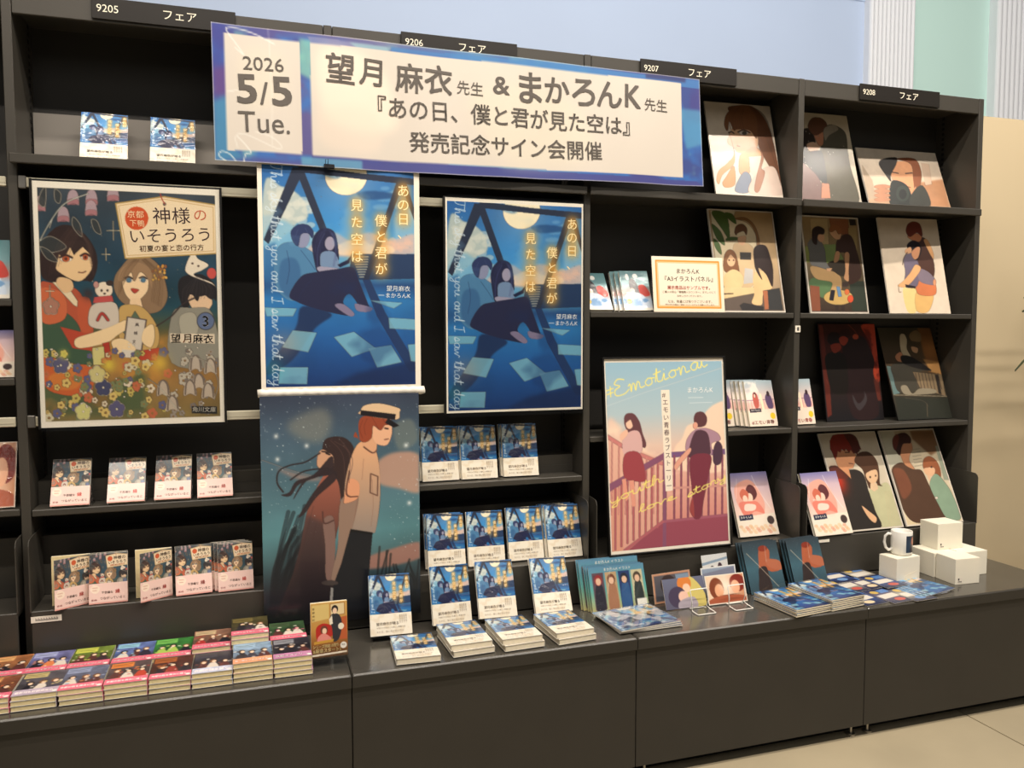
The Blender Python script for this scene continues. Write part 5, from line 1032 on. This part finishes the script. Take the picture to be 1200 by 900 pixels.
# blue hardback-size novel
bP = art_blue(Paint(.13, .188, 72, [(308.4, 194.5), (485.5, 207.7), (485.5, 452.2), (315.1, 451.5)], (290, 180, 3.1048)), full=False)
bP.texts = []
for t_, x, a, b in (('あの日', 568, 150, 262), ('僕と君が', 487, 258, 432), ('見た空は', 400, 200, 385)): bP.vtxt(t_, (x, a), (x, b), 46, (252, 236, 190), .02)
bb = Paint(.13, .066, 64, bg=(234, 226, 208)); bb.cloud((222, 206, 178), .55, 3, 4, .6)
bb.txt('望月麻衣が贈る', (14, 46), (68, 46), (120, 104, 92), .008); bb.txt('今宵だけの切なくも優しい青春小説', (14, 64), (84, 64), (150, 134, 118)); bb.txt('あの日、僕と君が見た空は', (14, 82), (80, 82), (176, 160, 140))
for k, x in enumerate((72, 77, 82, 87)): bb.vtxt('星降る夜に君と', (x, 12), (x, 44), 4, (176, 160, 140))
BLUE = book('blue_novel', '', 'book', .13, .188, .0165, bP, bb, .066, True, pages=M_PAGES2); KEEP.append(BLUE)
G = 'blue moonlit novels with cream paper bands'
put_blue = lambda x, y, z, lean, yaw, lab: place(BLUE, x, y, z, lean, yaw, label=lab, group=G)
put_blue(.235, .040, 1.9305, .515, .069, 'blue novel on the top shelf, left of the pair')
put_blue(.428, .040, 1.9305, .518, .030, 'blue novel on the top shelf, right of the pair next to the banner')
def row(lst, z, names, where):
    for (x, y, yaw, lean, n), nm in zip(lst, names):
        for k in range(n):
            d = k * .0185; cx = -math.sin(yaw) * math.cos(lean) * d; cy = math.cos(yaw) * d / max(.6, math.cos(lean))
            cp = 'front copy' if k == 0 else ('hindmost copy' if k == n - 1 and n > 2 else 'copy behind')
            put_blue(x + cx - .006 * k, y + cy, z, lean, yaw, f'blue novel, {cp} of the {nm} {where}')
row([(1.269, .040, .02, .194, 2), (1.409, .036, -.02, .215, 2), (1.565, .040, -.04, .225, 2)], .9015, ['left pile', 'middle pile', 'right pile'], 'on the upper shelf')
row([(1.272, -.034, -.05, .28, 2), (1.416, -.028, -.035, .25, 1), (1.570, -.006, 0, .257, 1), (1.714, -.020, 0, .29, 3)], .6055, ['left pile', 'second pile from the left', 'third pile from the left', 'right pile'], 'on the tray')
def clear_stand(x, y, z, w, h, lean, yaw, lab, low=False):
    t = thing('clear_stand', lab, 'stand', (x, y, z), (0, 0, yaw), 'clear acrylic book stands'); th = .002
    s_, c_ = math.sin(lean), math.cos(lean)
    sheet = [(-.026, .016), (-.024, .016), (-.017, .0135), (.0, .0125), (s_ * h, .0125 + c_ * h), (s_ * h + th, .0125 + c_ * h), (.004, .008), (.07, .002), (.07, 0), (-.002, .0), (-.002, .0105), (-.018, .0115)]
    if low: sheet = [(0, 0), (s_ * h, c_ * h), (s_ * h + th, c_ * h), (th + .001, .001), (.060, .001), (.060, 0)]
    part('bent_sheet', MB().prism(sheet, 0, -w / 2, w / 2), M_CLEAR, t); return t
for x, y, yaw, lean, nm in [(1.050, -.205, -.05, .36, 'leftmost, in front of the starry poster'), (1.258, -.165, .02, .30, 'second from the left'), (1.417, -.160, -.04, .42, 'third from the left'), (1.611, -.175, -.05, .50, 'rightmost, beside the clear file folders')]:
    put_blue(x, y, .4625, lean, yaw, f'blue novel in a clear stand, {nm}')
    clear_stand(x, y + .005 + .0165 / math.cos(lean), BENCH, .11, .12, lean, yaw, f'clear stand holding a blue novel, {nm}')
for (cx, cy), n, yaw, nm in [((1.102, -.312), 1, -.06, 'lying alone in front'), ((1.259, -.300), 2, .02, 'left pile of two'), ((1.419, -.305), 2, .02, 'middle pile of two'), ((1.590, -.305), 2, .06, 'right pile of two')]:
    for k in range(n):
        z = BENCH + .0016 + (k + 1) * .0185; dx = .004 * (n - 1 - k); yw = yaw + .03 * (n - 1 - k)
        put_blue(cx + math.sin(yw) * .094 + dx, cy - math.cos(yw) * .094 - dx, z, math.pi / 2, yw, f'blue novel lying flat on the bench, ' + (nm if n == 1 else ('top' if k else 'bottom') + ' book of the ' + nm))

# small kimono paperback with a pink band
kP = art_kimono(Paint(.105, .148, 84, [(42, 223.5), (255.3, 233.8), (256.7, 489.8), (48, 494.4)], (0, 200, 2.8125)), full=False); kP.img = kP.img * .86 + np.array([170, 165, 158]) * .14
kb = Paint(.105, .060, 54, bg=(238, 206, 195)); kb.ell(16, 28, 12, 20, (246, 226, 206)); kb.line([(9, 22), (22, 22)], 1.5, (200, 140, 120)); kb.line([(10, 34), (20, 34)], 1.5, (200, 140, 120))
kb.txt('不思議な', (32, 46), (62, 46), (90, 62, 54), .006); kb.txt('縁', (68, 44), (80, 44), (200, 70, 60), .01); kb.txt('つながっていると', (28, 74), (94, 74), (100, 66, 58), .006); kb.txt('第3巻', (6, 80), (20, 80), (150, 60, 60)); kb.fill([(0, 92), (100, 92), (100, 100), (0, 100)], (222, 160, 148)); kb.stars(40, (252, 232, 220), 2, 0, .9, 3)
KIM = book('small_paperback', '', 'book', .105, .148, .0125, kP, kb, .060, False, (238, 206, 195)); KEEP.append(KIM)
GK = 'small kimono paperbacks with pink bands'
def put_kim(x, y, z, lean, yaw, lab): return place(KIM, x, y, z, lean, yaw, label=lab, group=GK)
for (x, y, yaw, lean), nm in zip([(.116, .004, 0, .463), (.270, .004, 0, .55), (.403, .006, -.03, .53), (.529, .006, .05, .50)], ['leftmost', 'second from the left', 'third from the left', 'rightmost']):
    put_kim(x, y, .8965, lean, yaw, f'kimono paperback on the upper book shelf, {nm} of four')
    clear_stand(x + .008, y + .0035 + .0132 / math.cos(lean), .8957, .100, .07, lean, yaw, f'clear stand behind the {nm} kimono paperback on the upper shelf', low=True)
for (x, y, yaw, lean, n), nm in zip([(.221, -.046, .02, .20, 2), (.463, -.040, .10, .26, 2), (.586, -.036, .08, .18, 3)], ['second', 'fourth', 'rightmost']):
    for k in range(n): put_kim(x - .002 * k - .009 * k * (nm == 'rightmost'), y + k * .0145, .6055, lean, yaw, f'kimono paperback on the bottom tray, {nm} pile from the left, ' + ['front copy', 'copy behind', 'rearmost copy'][k])
# two copies stand open, front cover swung forward on its right edge
for x, y, yaw, nm in ((.1155, -.0185, .02, 'leftmost'), (.345, -.0185, .03, 'left of the middle pile')):
    t = thing('small_paperback', f'half open kimono paperback with cream page showing, {nm} on the tray', 'book', (x, y, .6055), (-.06, 0, yaw), GK)
    part('page_block', MB().box(-.051, .0517, .001, .0115, .001, .147), M_PAGES, t)
    c = lin((225, 222, 214)); mb = MB().box(-.0525, .0525, .0118, .0124, 0, .148, c).box(.0519, .0525, 0, .0118, 0, .148, c); part('back_cover', mb, PR_BOOK, t)
    th_ = .62
    for src, nm2 in ((KIM.children, None),):
        for ch in src:
            if ch.name.startswith('page_block'): continue
            o = ch.copy()
            o.name = 'front_cover' if ch.name.startswith('cover') else 'paper_band'
            me = ch.data
            # only the sheet in front: rebuild from the print itself
            mb = MB()
            if ch.name.startswith('cover'): kP.quadmesh(mb, -.0003); mb.box(-.0525, .0525, 0, .0006, 0, .148, c)
            else: kb.quadmesh(mb, -.0008); mb.box(-.0525, .0525, -.0006, -.0002, 0, .060, lin((238, 206, 195)))
            for q in range(len(mb.v)):
                v = mb.v[q].copy(); v[:, 0] -= .0525; X = v[:, 0] * math.cos(th_) - v[:, 1] * math.sin(th_); Y = v[:, 0] * math.sin(th_) + v[:, 1] * math.cos(th_)
                v[:, 0] = X + .0525; v[:, 1] = Y; mb.v[q] = v
            o.data = mb.mesh(o.name); o.data.materials.append(PR_BOOK); COL.objects.link(o); o.parent = t

# small paperbacks of the series, stacked flat on the bench
def bunko(seed, top, bgc, accent, band, words):
    P = art_bunko(Paint(.105, .148, 44), seed, top, bgc, accent)
    b = Paint(.105, .036, 40, bg=band); b.cloud(tuple(min(255, int(c * 1.15)) for c in band), .5, 3, seed, .6)
    if words: b.txt(words, (5, 52), (88, 52), (250, 240, 236), .02, hs=1.3)
    b.ell(92, 70, 6, 16, (240, 236, 228)); bk = book('small_paperback', '', 'book', .105, .148, .0125, P, b, .036, False, band); KEEP.append(bk); return bk
PK_ = (226, 112, 132)
W1 = '京都の街を舞台に描く'
kinds = {
 'brown': bunko(1, (206, 150, 96), (140, 84, 60), (190, 96, 60), PK_, W1), 'tan': bunko(2, (196, 176, 120), (92, 88, 96), (70, 66, 80), (186, 170, 186), '最新刊も好評発売中'),
 'slate': bunko(3, (150, 160, 190), (110, 116, 140), (200, 130, 80), PK_, W1), 'orange': bunko(4, (222, 132, 66), (96, 80, 80), (190, 70, 50), PK_, W1), 'maroon': bunko(5, (170, 96, 50), (90, 50, 40), (150, 60, 50), PK_, W1),
 'navy': bunko(6, (60, 60, 76), (52, 52, 66), (130, 70, 60), (190, 196, 216), '京都の謎を解く'), 'sky': bunko(7, (150, 180, 206), (140, 170, 200), (50, 50, 66), (226, 160, 120), '第一巻ここから始まる'), 'charcoal': bunko(8, (150, 150, 156), (62, 58, 66), (40, 36, 44), (190, 130, 166), '京都ミステリー'),
 'amber': bunko(9, (226, 170, 110), (170, 110, 70), (200, 90, 60), PK_, W1), 'lilac': bunko(10, (170, 176, 216), (120, 120, 170), (220, 130, 80), PK_, W1), 'lime': bunko(11, (206, 210, 90), (120, 140, 60), (60, 44, 50), PK_, W1), 'pale blue': bunko(12, (150, 200, 222), (110, 130, 190), (50, 44, 60), PK_, W1),
 'green': bunko(13, (120, 190, 90), (60, 130, 60), (170, 196, 90), PK_, W1), 'cream': bunko(14, (206, 180, 140), (150, 110, 90), (170, 50, 46), PK_, W1), 'olive': bunko(15, (120, 106, 60), (80, 74, 44), (60, 50, 60), PK_, W1), 'leaf green': bunko(16, (70, 90, 60), (60, 90, 56), (206, 90, 130), PK_, W1)}
order = {1: 'top', 2: 'second', 3: 'third', 4: 'fourth', 5: 'fifth', 6: 'sixth'}
def bstack(kind, cx, yf, n, yaw, rowname):
    for k in range(n):
        top = n - k
        j = random.uniform(-.0018, .0018); jy = random.uniform(-.0012, .0012)
        place(kinds[kind], cx + j, yf + jy, BENCH + .0012 + (k + 1) * .01375, math.pi / 2, yaw + random.uniform(-.012, .012),
              label=f'small {kind} paperback, {order[top]} from top of its {rowname} stack', group='small paperbacks stacked flat on the bench')
front = ['brown', 'tan', 'slate', 'orange', 'maroon', 'navy', 'sky', 'charcoal']
fn_ = [3, 3, 3, 3, 3, 3, 4, 4]
for k in range(8): bstack(front[k], .0375 + .1082 * (k - .5), -.386 + .0008 * k, fn_[k], 0, 'front row')
back = ['amber', 'lilac', 'lime', 'pale blue', 'green', 'cream', 'olive', 'leaf green']
bn_ = [3, 3, 3, 3, 3, 4, 6, 4]
for k in range(8): bstack(back[k], .030 + .1085 * (k - .5), -.2335, bn_[k], 0, 'back row')

pb = art_popbook(Paint(.105, .160, 80)); POP = book('small_paperback', 'upright yellow paperback with a red armchair, beside the stacks of paperbacks', 'book', .105, .160, .012, pb)
put(POP, .847, -.330, .4725, .05, .01)
t = thing('clear_stand', 'clear acrylic block stand under the yellow and red paperback', 'stand', (.847, -.325, BENCH)); part('bent_sheet', MB().box(-.053, .053, -.045, .045, .0, .002).box(-.053, .053, -.012, -.010, .002, .034).box(-.053, .053, -.012, .016, .021, .023).box(-.053, .053, .016, .018, .002, .12), M_CLEAR, t)

# comics and art books at the right
GS = 'film wrapped comics'
st_ = book('comic_book', '', 'book', .128, .188, .014, art_cover_story(Paint(.128, .188, 64)), wrap=True, pages=M_PAGES2); KEEP.append(st_)
place(st_, 2.423, .100, 1.0415, .22, 0, label='yellow dotted comic half hidden by the framed pink poster', group=GS)
for k in range(5): place(st_, 2.593 - .010 * k, .052 + .0165 * k, 1.0415, .30, -.03, label='yellow dotted comic, ' + ['front', 'second', 'third', 'fourth', 'rearmost'][k] + ' of the pile left of the upright', group=GS)
place(st_, 2.785, .063, 1.0415, .248, .02, label='yellow dotted comic just right of the upright on the third shelf', group=GS)
se_ = book('comic_book', '', 'book', .112, .174, .013, art_cover_sea(Paint(.112, .174, 56)), wrap=True, pages=M_PAGES2); KEEP.append(se_)
place(se_, 1.875, .060, 1.4965, .62, -.05, label='teal comic with a red figure beside the upright on the second shelf', group=GS)
for k in range(3): place(se_, 2.034 - .010 * k, .050 + .0215 * k, 1.4965, .50, -.15, label='teal comic with a red figure, ' + ['front', 'middle', 'rear'][k] + ' copy left of the orange bordered sign', group=GS)
pk_ = book('large_comic_book', '', 'book', .182, .257, .014, art_cover_pink(Paint(.182, .257, 84)), wrap=True, pages=M_PAGES2); KEEP.append(pk_)
place(pk_, 2.560, .020, .6065, .386, .008, label='large pink and violet comic in film wrap on the lowest shelf left of the upright', group=GS)
place(pk_, 2.846, -.068, .6085, .43, .026, label='large pink comic right of the upright, partly behind the shelf cheek', group=GS)
# bay cut off by the left edge
place(se_, -.082, .03, 1.5215, .15, 0, label='comic standing on the upper shelf at the left edge of the photo', group=GS)
mg = book('comic_book', 'pink banded comic on the middle shelf at the left edge of the photo', 'book', .128, .14, .014, art_cover_pink(Paint(.128, .14, 50)), wrap=True); put(mg, -.086, .03, 1.2895, .15, 0)
mg = book('magazine', 'slanted magazine on the lower shelf at the left edge', 'magazine', .15, .20, .008, art_card(Paint(.15, .20, 60), 1), wrap=True); put(mg, -.108, .02, .9015, .35, .05)

t = thing('price_sign', 'orange bordered paper sign in a clear stand on the second shelf', 'sign', (2.225, .008, 1.4968), (-.13, 0, -.03))
mb = MB(); art_sign(Paint(.297, .21, 150)).quadmesh(mb, -.0004); part('print', mb, PR_GLOSS, t); part('card', MB().box(-.1485, .1485, 0, .001, 0, .21), M_PAPER, t); part('clear_cover', MB().box(-.151, .151, .0015, .0035, 0, .213), M_CLEAR, t)

# flat goods on the bench
def card(name, label, cat, w, h, P, x, y, z, lean, yaw, th=.0008, m=None, group=None, back=None, sleeve=0):
    t = thing(name, label, cat, (x, y, z), (-lean, 0, yaw), group); mb = MB(); P.quadmesh(mb, -.0003)
    part('print', mb, m or PR_GLOSS, t); part('backing', MB().box(-w / 2, w / 2, 0, th, 0, h), back or M_PAPER, t)
    if sleeve: part('clear_sleeve', MB().box(-w / 2 - sleeve, w / 2 + sleeve, -.0012, -.0008, -.002, h + sleeve), M_CLEAR, t)
    return t
F4 = art_four(Paint(.215, .155, 90))
for k in range(5):
    w_, h_ = (.215, .155) if k < 3 else (.232, .172)
    P = F4 if k < 3 else art_four(Paint(w_, h_, 60))
    card('clear_file_set', 'pale green clear file set with four figures, ' + ['front', 'second', 'third', 'fourth', 'rearmost'][k] + ' of the upright pile', 'stationery', w_, h_, P, 1.862 - .004 * k, -.175 + .012 * k, .4495, .35, 0, .002, PR_WRAP, 'upright clear file sets', sleeve=.004)
for k in range(3):
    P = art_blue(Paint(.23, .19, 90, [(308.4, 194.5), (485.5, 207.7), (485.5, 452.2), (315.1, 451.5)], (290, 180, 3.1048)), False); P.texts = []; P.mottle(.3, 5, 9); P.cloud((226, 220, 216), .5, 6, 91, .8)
    z = BENCH + .0018 + (k + 1) * .005; yw = .02 + .05 * k
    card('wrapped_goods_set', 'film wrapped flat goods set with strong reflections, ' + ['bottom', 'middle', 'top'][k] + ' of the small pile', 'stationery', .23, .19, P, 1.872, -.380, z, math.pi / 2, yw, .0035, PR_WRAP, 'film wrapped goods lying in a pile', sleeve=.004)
for x, y, yaw, kd, w_, h_, z, lean, lab in [(2.090, -.228, .03, 0, .165, .104, .4515, .34, 'postcard of an orange haired figure in the left wire stand'), (2.256, -.232, .01, 1, .161, .102, .4515, .34, 'postcard of two brown haired people in the right wire stand'),
    (2.082, -.150, .10, 2, .163, .104, .4500, .22, 'framed tan bordered postcard behind the left wire stand'), (2.270, -.165, .05, 4, .150, .112, .4500, .25, 'grey blue postcard set behind the right wire stand'), (2.289, -.116, .08, 3, .115, .142, .4500, .25, 'white packet with two purple figures, tallest behind the wire stands')]:
    card('postcard', lab, 'postcard', w_, h_, art_card(Paint(w_, h_, 70), kd), x, y, z, lean, yaw, .0015, PR_GLOSS, sleeve=.0 if kd != 3 else .003)
for x, nm in ((2.125, 'left'), (2.275, 'right')):
    t = thing('wire_stand', f'white wire postcard stand, {nm} of the two', 'stand', (x, -.262, BENCH), (0, 0, .02), 'white wire postcard stands')
    pth = [(-.030, .012, .012), (-.033, .006, .035), (-.034, .016, .070), (-.031, .017, .0725), (.031, .017, .0725), (.034, .016, .070), (.033, .006, .035), (.030, .012, .012), (.036, -.004, .004), (.036, -.038, .0022), (.033, -.041, .0022), (-.033, -.041, .0022), (-.036, -.038, .0022), (-.036, -.004, .004)]
    part('wire_loop', MB().tube(pth, .0019, 8, True), M_WIRE, t, smooth=True)
    part('rear_leg', MB().tube([(-.028, .012, .006), (-.028, .0285, .0022), (.028, .0285, .0022), (.028, .012, .006)], .0017, 8), M_WIRE, t, smooth=True)
hd = art_hug_dark(Paint(.165, .185, 74))
for x, y, yaw, nm in ((2.474, -.165, .10, 'left'), (2.664, -.172, .12, 'right')):
    for k in range(3): card('goods_pack', f'film wrapped starry sky goods pack, {nm} pile, ' + ['front', 'middle', 'rear'][k], 'stationery', .165, .185, hd, x - .005 * k, y + .0125 * k, .4500, .35, yaw, .004, PR_WRAP, 'upright starry goods packs', back=M_BLACK, sleeve=.003)
bl2 = art_blue(Paint(.155, .21, 76, [(308.4, 194.5), (485.5, 207.7), (485.5, 452.2), (315.1, 451.5)], (290, 180, 3.1048)), False)
for (cx, cy), n, yaw, nm in (((2.457, -.318), 4, .12, 'left pile'), ((2.612, -.305), 6, .13, 'right pile')):
    for k in range(n):
        yw = yaw + .02 * math.sin(k * 2.1); card('clear_file', f'blue moonlit clear file lying flat, {order[n - k]} from the top of the {nm}', 'stationery', .155, .21, bl2, cx + math.sin(yw) * .105, cy - math.cos(yw) * .105, BENCH + .0014 + (k + 1) * .0068, math.pi / 2, yw, .0045, PR_GLOSS, 'blue clear files in two piles', back=M_PAGES2)
cf = art_blue(Paint(.16, .21, 76, [(308.4, 194.5), (485.5, 207.7), (485.5, 452.2), (315.1, 451.5)], (290, 180, 3.1048)), False); cf.img = cf.img * .8 + np.array([190, 205, 222]) * .2
for k in range(4): card('clear_file', 'pale blue clear file in the fan beside the white boxes, ' + ['bottom', 'second', 'third', 'top'][k], 'stationery', .16, .21, cf, 3.020 + .020 * k, -.388 + .003 * k, BENCH + .0012 + (k + 1) * .0016, math.pi / 2, .10 + .05 * k, .0008, PR_GLOSS, 'fan of pale clear files')
kk = 0
for x, y, yw, (a, b) in [(2.76, -.345, .1, (0, 2)), (2.87, -.355, .12, (1, 0)), (2.96, -.365, .05, (2, 1)), (2.80, -.215, .1, (2, 0)), (2.90, -.205, .15, (1, 2)), (2.83, -.110, .05, (0, 1)), (2.95, -.120, .1, (2, 2)), (2.96, -.225, .08, (0, 0))]:
    P = Paint(.105, .148, 50); P.grad([(0, (36, 44, 80)), (.5, [(60, 90, 150), (120, 110, 130), (206, 196, 170)][a]), (1, (30, 36, 66))]); P.fill([(10, 40), (90, 36), (90, 60), (10, 66)], (222, 216, 204)); P.ell(30, 20, 16, 10, (206, 176, 96)); P.ell(60 - 10 * b, 78, 22, 10, [(196, 90, 80), (110, 150, 200), (226, 206, 170)][b]); P.fill([(50, 10), (92, 8), (92, 28), (50, 30)], (86, 130, 190))
    lay = min(kk % 4 + (1 if y > -.3 else 0), 4); kk += 1
    card('postcard', ['postcard in the spread, front left corner', 'postcard in the spread, second along the front', 'postcard in the spread, third along the front', 'postcard in the middle row of the spread, left', 'postcard in the middle row of the spread, centre', 'postcard at the back left of the spread', 'postcard at the back right of the spread', 'postcard in the middle row of the spread, right'][kk - 1],
         'postcard', .105, .148, P, x, y - .06, BENCH + .0010 + .0011 * kk, math.pi / 2, yw, .0006, PR_GLOSS, 'dark blue postcards spread on the bench')

# white mug boxes and the mug
def mbox(x, y, z, w, d, h, yaw, lab, sticker=True, flap=False):
    t = thing('mug_box', lab, 'box', (x, y, z), (0, 0, yaw), 'white mug boxes')
    part('carton', MB().rbox(-w / 2, w / 2, -d / 2, d / 2, 0, h - .0012, .0012), M_BOX, t)
    part('lid', MB().rbox(-w / 2, w / 2, -d / 2, d / 2, h - .0010, h, .0004), M_BOX, t)
    if sticker:
        s_ = part('barcode_sticker', MB().box(-w / 2 + .010, -w / 2 + .034, -d / 2 - .0006, -d / 2 - .0001, .006, .028), M_PAPER, t, 'small printed price sticker')
        m = MB().box(-w / 2 + .013, -w / 2 + .019, -d / 2 - .0008, -d / 2 - .0006, .017, .025)
        for k in range(8): m.box(-w / 2 + .013 + .0022 * k, -w / 2 + .0142 + .0022 * k, -d / 2 - .0008, -d / 2 - .0006, .009, .014)
        part('sticker_print', m, M_INK, s_)
    if flap: part('tuck_flap', MB().tube([(-.02, -d / 2 - .0003, .004), (-.012, -d / 2 - .0003, .022), (.045, -d / 2 - .0003, .036)], .0005, 4), M_PAGES2, t)
    return t
mbox(3.068, -.175, BENCH, .125, .085, .094, .10, 'white cardboard box under the mug', False, True)
mbox(3.264, -.268, BENCH, .114, .098, .100, -.05, 'white box with a sticker at the front right of the pile')
mbox(3.262, -.150, BENCH, .110, .125, .096, -.02, 'white box in the middle of the pile, behind the front one', False)
mbox(3.385, -.175, BENCH, .125, .125, .096, .0, 'white box at the right of the pile', False)
mbox(3.322, -.128, BENCH + .0965, .124, .095, .104, -.03, 'white box with a sticker on top of the pile')
t = thing('mug', 'white ceramic mug with a dark picture print, standing on a white box', 'mug', (3.085, -.165, BENCH + .0942), (0, 0, -.35))
R_ = .040
part('mug_body', MB().lathe([(.030, 0), (.036, .0015), (R_, .006), (R_, .092), (.0385, .0945), (.0365, .092), (.0365, .008), (.001, .006)], 40, caps=False).add([(.030 * math.cos(k * math.pi / 20), .030 * math.sin(k * math.pi / 20), 0) for k in range(40)], [list(range(40))[::-1]]), M_MUG, t, smooth=True)
part('handle', MB().tube([(-.0385, 0, .078), (-.052, 0, .082), (-.064, 0, .072), (-.067, 0, .048), (-.061, 0, .026), (-.050, 0, .016), (-.0385, 0, .020)], [.006, .0058, .0055, .0055, .0055, .0058, .006], 12), M_MUG, t, smooth=True)
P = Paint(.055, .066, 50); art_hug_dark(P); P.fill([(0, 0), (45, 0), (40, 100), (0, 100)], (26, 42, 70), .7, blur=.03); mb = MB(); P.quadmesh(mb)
for k in range(len(mb.v)):
    v = mb.v[k]; a = -math.pi / 2 + .36 + v[:, 0] / R_ + .35; mb.v[k] = np.stack([(R_ + .0005) * np.cos(a), (R_ + .0005) * np.sin(a), v[:, 2] + .014], -1)
part('picture_print', mb, PR_GLOSS, t)

# small labels
t = thing('shelf_label', 'long cream label strip on the bottom tray edge at the far left', 'label', (.057, -.0608, .574), group=None); part('label_strip', MB().box(-.040, .040, -.001, 0, 0, .018), M_PAPER, t)
l = MB()
for k in range(26): l.box(-.028 + .0023 * k, -.0268 + .0023 * k, -.0014, -.001, .005, .013 - .002 * (k % 3))
part('label_print', l, M_INK, t)
t = thing('small_tag', 'small white tag taped to the upright below the second shelf', 'label', (2.700, -.0010, 1.420)); part('tag_paper', MB().box(-.011, .012, -.003, 0, 0, .026), M_PAPER, t); part('tag_print', MB().box(-.004, .006, -.0034, -.003, .006, .020), M_STEEL, t)
t = thing('small_tag', 'small white tag on the edge of the lowest tray under the pink comic', 'label', (2.790, -.0612, .586)); part('tag_paper', MB().box(-.035, .035, -.002, 0, 0, .011), M_PAPER, t)

# potted plant just outside the right edge, leaf tips reaching into view
t = thing('potted_plant', 'potted plant with long narrow dark leaves at the right edge of the photo', 'plant', (4.47, .20, FL))
part('pot', MB().lathe([(.10, 0), (.13, .02), (.16, .34), (.165, .36), (.15, .36), (.145, .33)], 28), M_POT, t, smooth=True)
part('soil', MB().lathe([(.146, .31), (.10, .325), (.01, .33)], 24), M_SOIL, t)
part('stem', MB().tube([(0, 0, .32), (.01, .01, .8), (-.01, 0, 1.30), (0, 0, 1.62)], [.016, .014, .011, .006], 8), mat('plant_stem', (92, 84, 58), rough=.7), t)
tips = [((-.297, .05, 1.610), 1.58), ((-.310, .045, 1.545), 1.50), ((-.335, .05, 1.262), 1.42), ((-.24, -.15, 1.20), 1.30), ((.30, .02, 1.55), 1.5), ((.28, -.12, 1.35), 1.4), ((.05, -.28, 1.7), 1.55), ((.1, .2, 1.75), 1.6), ((.2, -.2, 1.15), 1.2), ((-.12, -.25, 1.75), 1.6), ((.25, .1, 1.85), 1.6), ((-.1, .12, 1.95), 1.62)]
for (tx, ty, tz), z0 in tips:
    m = MB(); V = []; n = 9; b = Vector((0, 0, z0)); e = Vector((tx, ty, tz)); mid = (b + e) / 2 + Vector((0, 0, .10)); d = (e - b).normalized(); side = d.cross(Vector((0, 0, 1))).normalized()
    for k in range(n):
        q = k / (n - 1); p = b * (1 - q) ** 2 + mid * 2 * q * (1 - q) + e * q * q; wd = .017 * math.sin(math.pi * min(.97, q * .9 + .06)) ** .8
        for s_, dz in ((-1, .004), (0, -.003), (1, .004)): V.append(tuple(p + side * wd * s_ + Vector((0, 0, dz))))
        for s_, dz in ((-1, .0052), (0, -.0018), (1, .0052)): V.append(tuple(p + side * wd * s_ + Vector((0, 0, dz))))
    F = []
    for k in range(n - 1):
        a = k * 6; c_ = a + 6
        F += [[a, a + 1, c_ + 1, c_], [a + 1, a + 2, c_ + 2, c_ + 1], [a + 3, c_ + 3, c_ + 4, a + 4], [a + 4, c_ + 4, c_ + 5, a + 5]]
    m.add(V, F); part('leaf', m, M_LEAF, t, smooth=True)
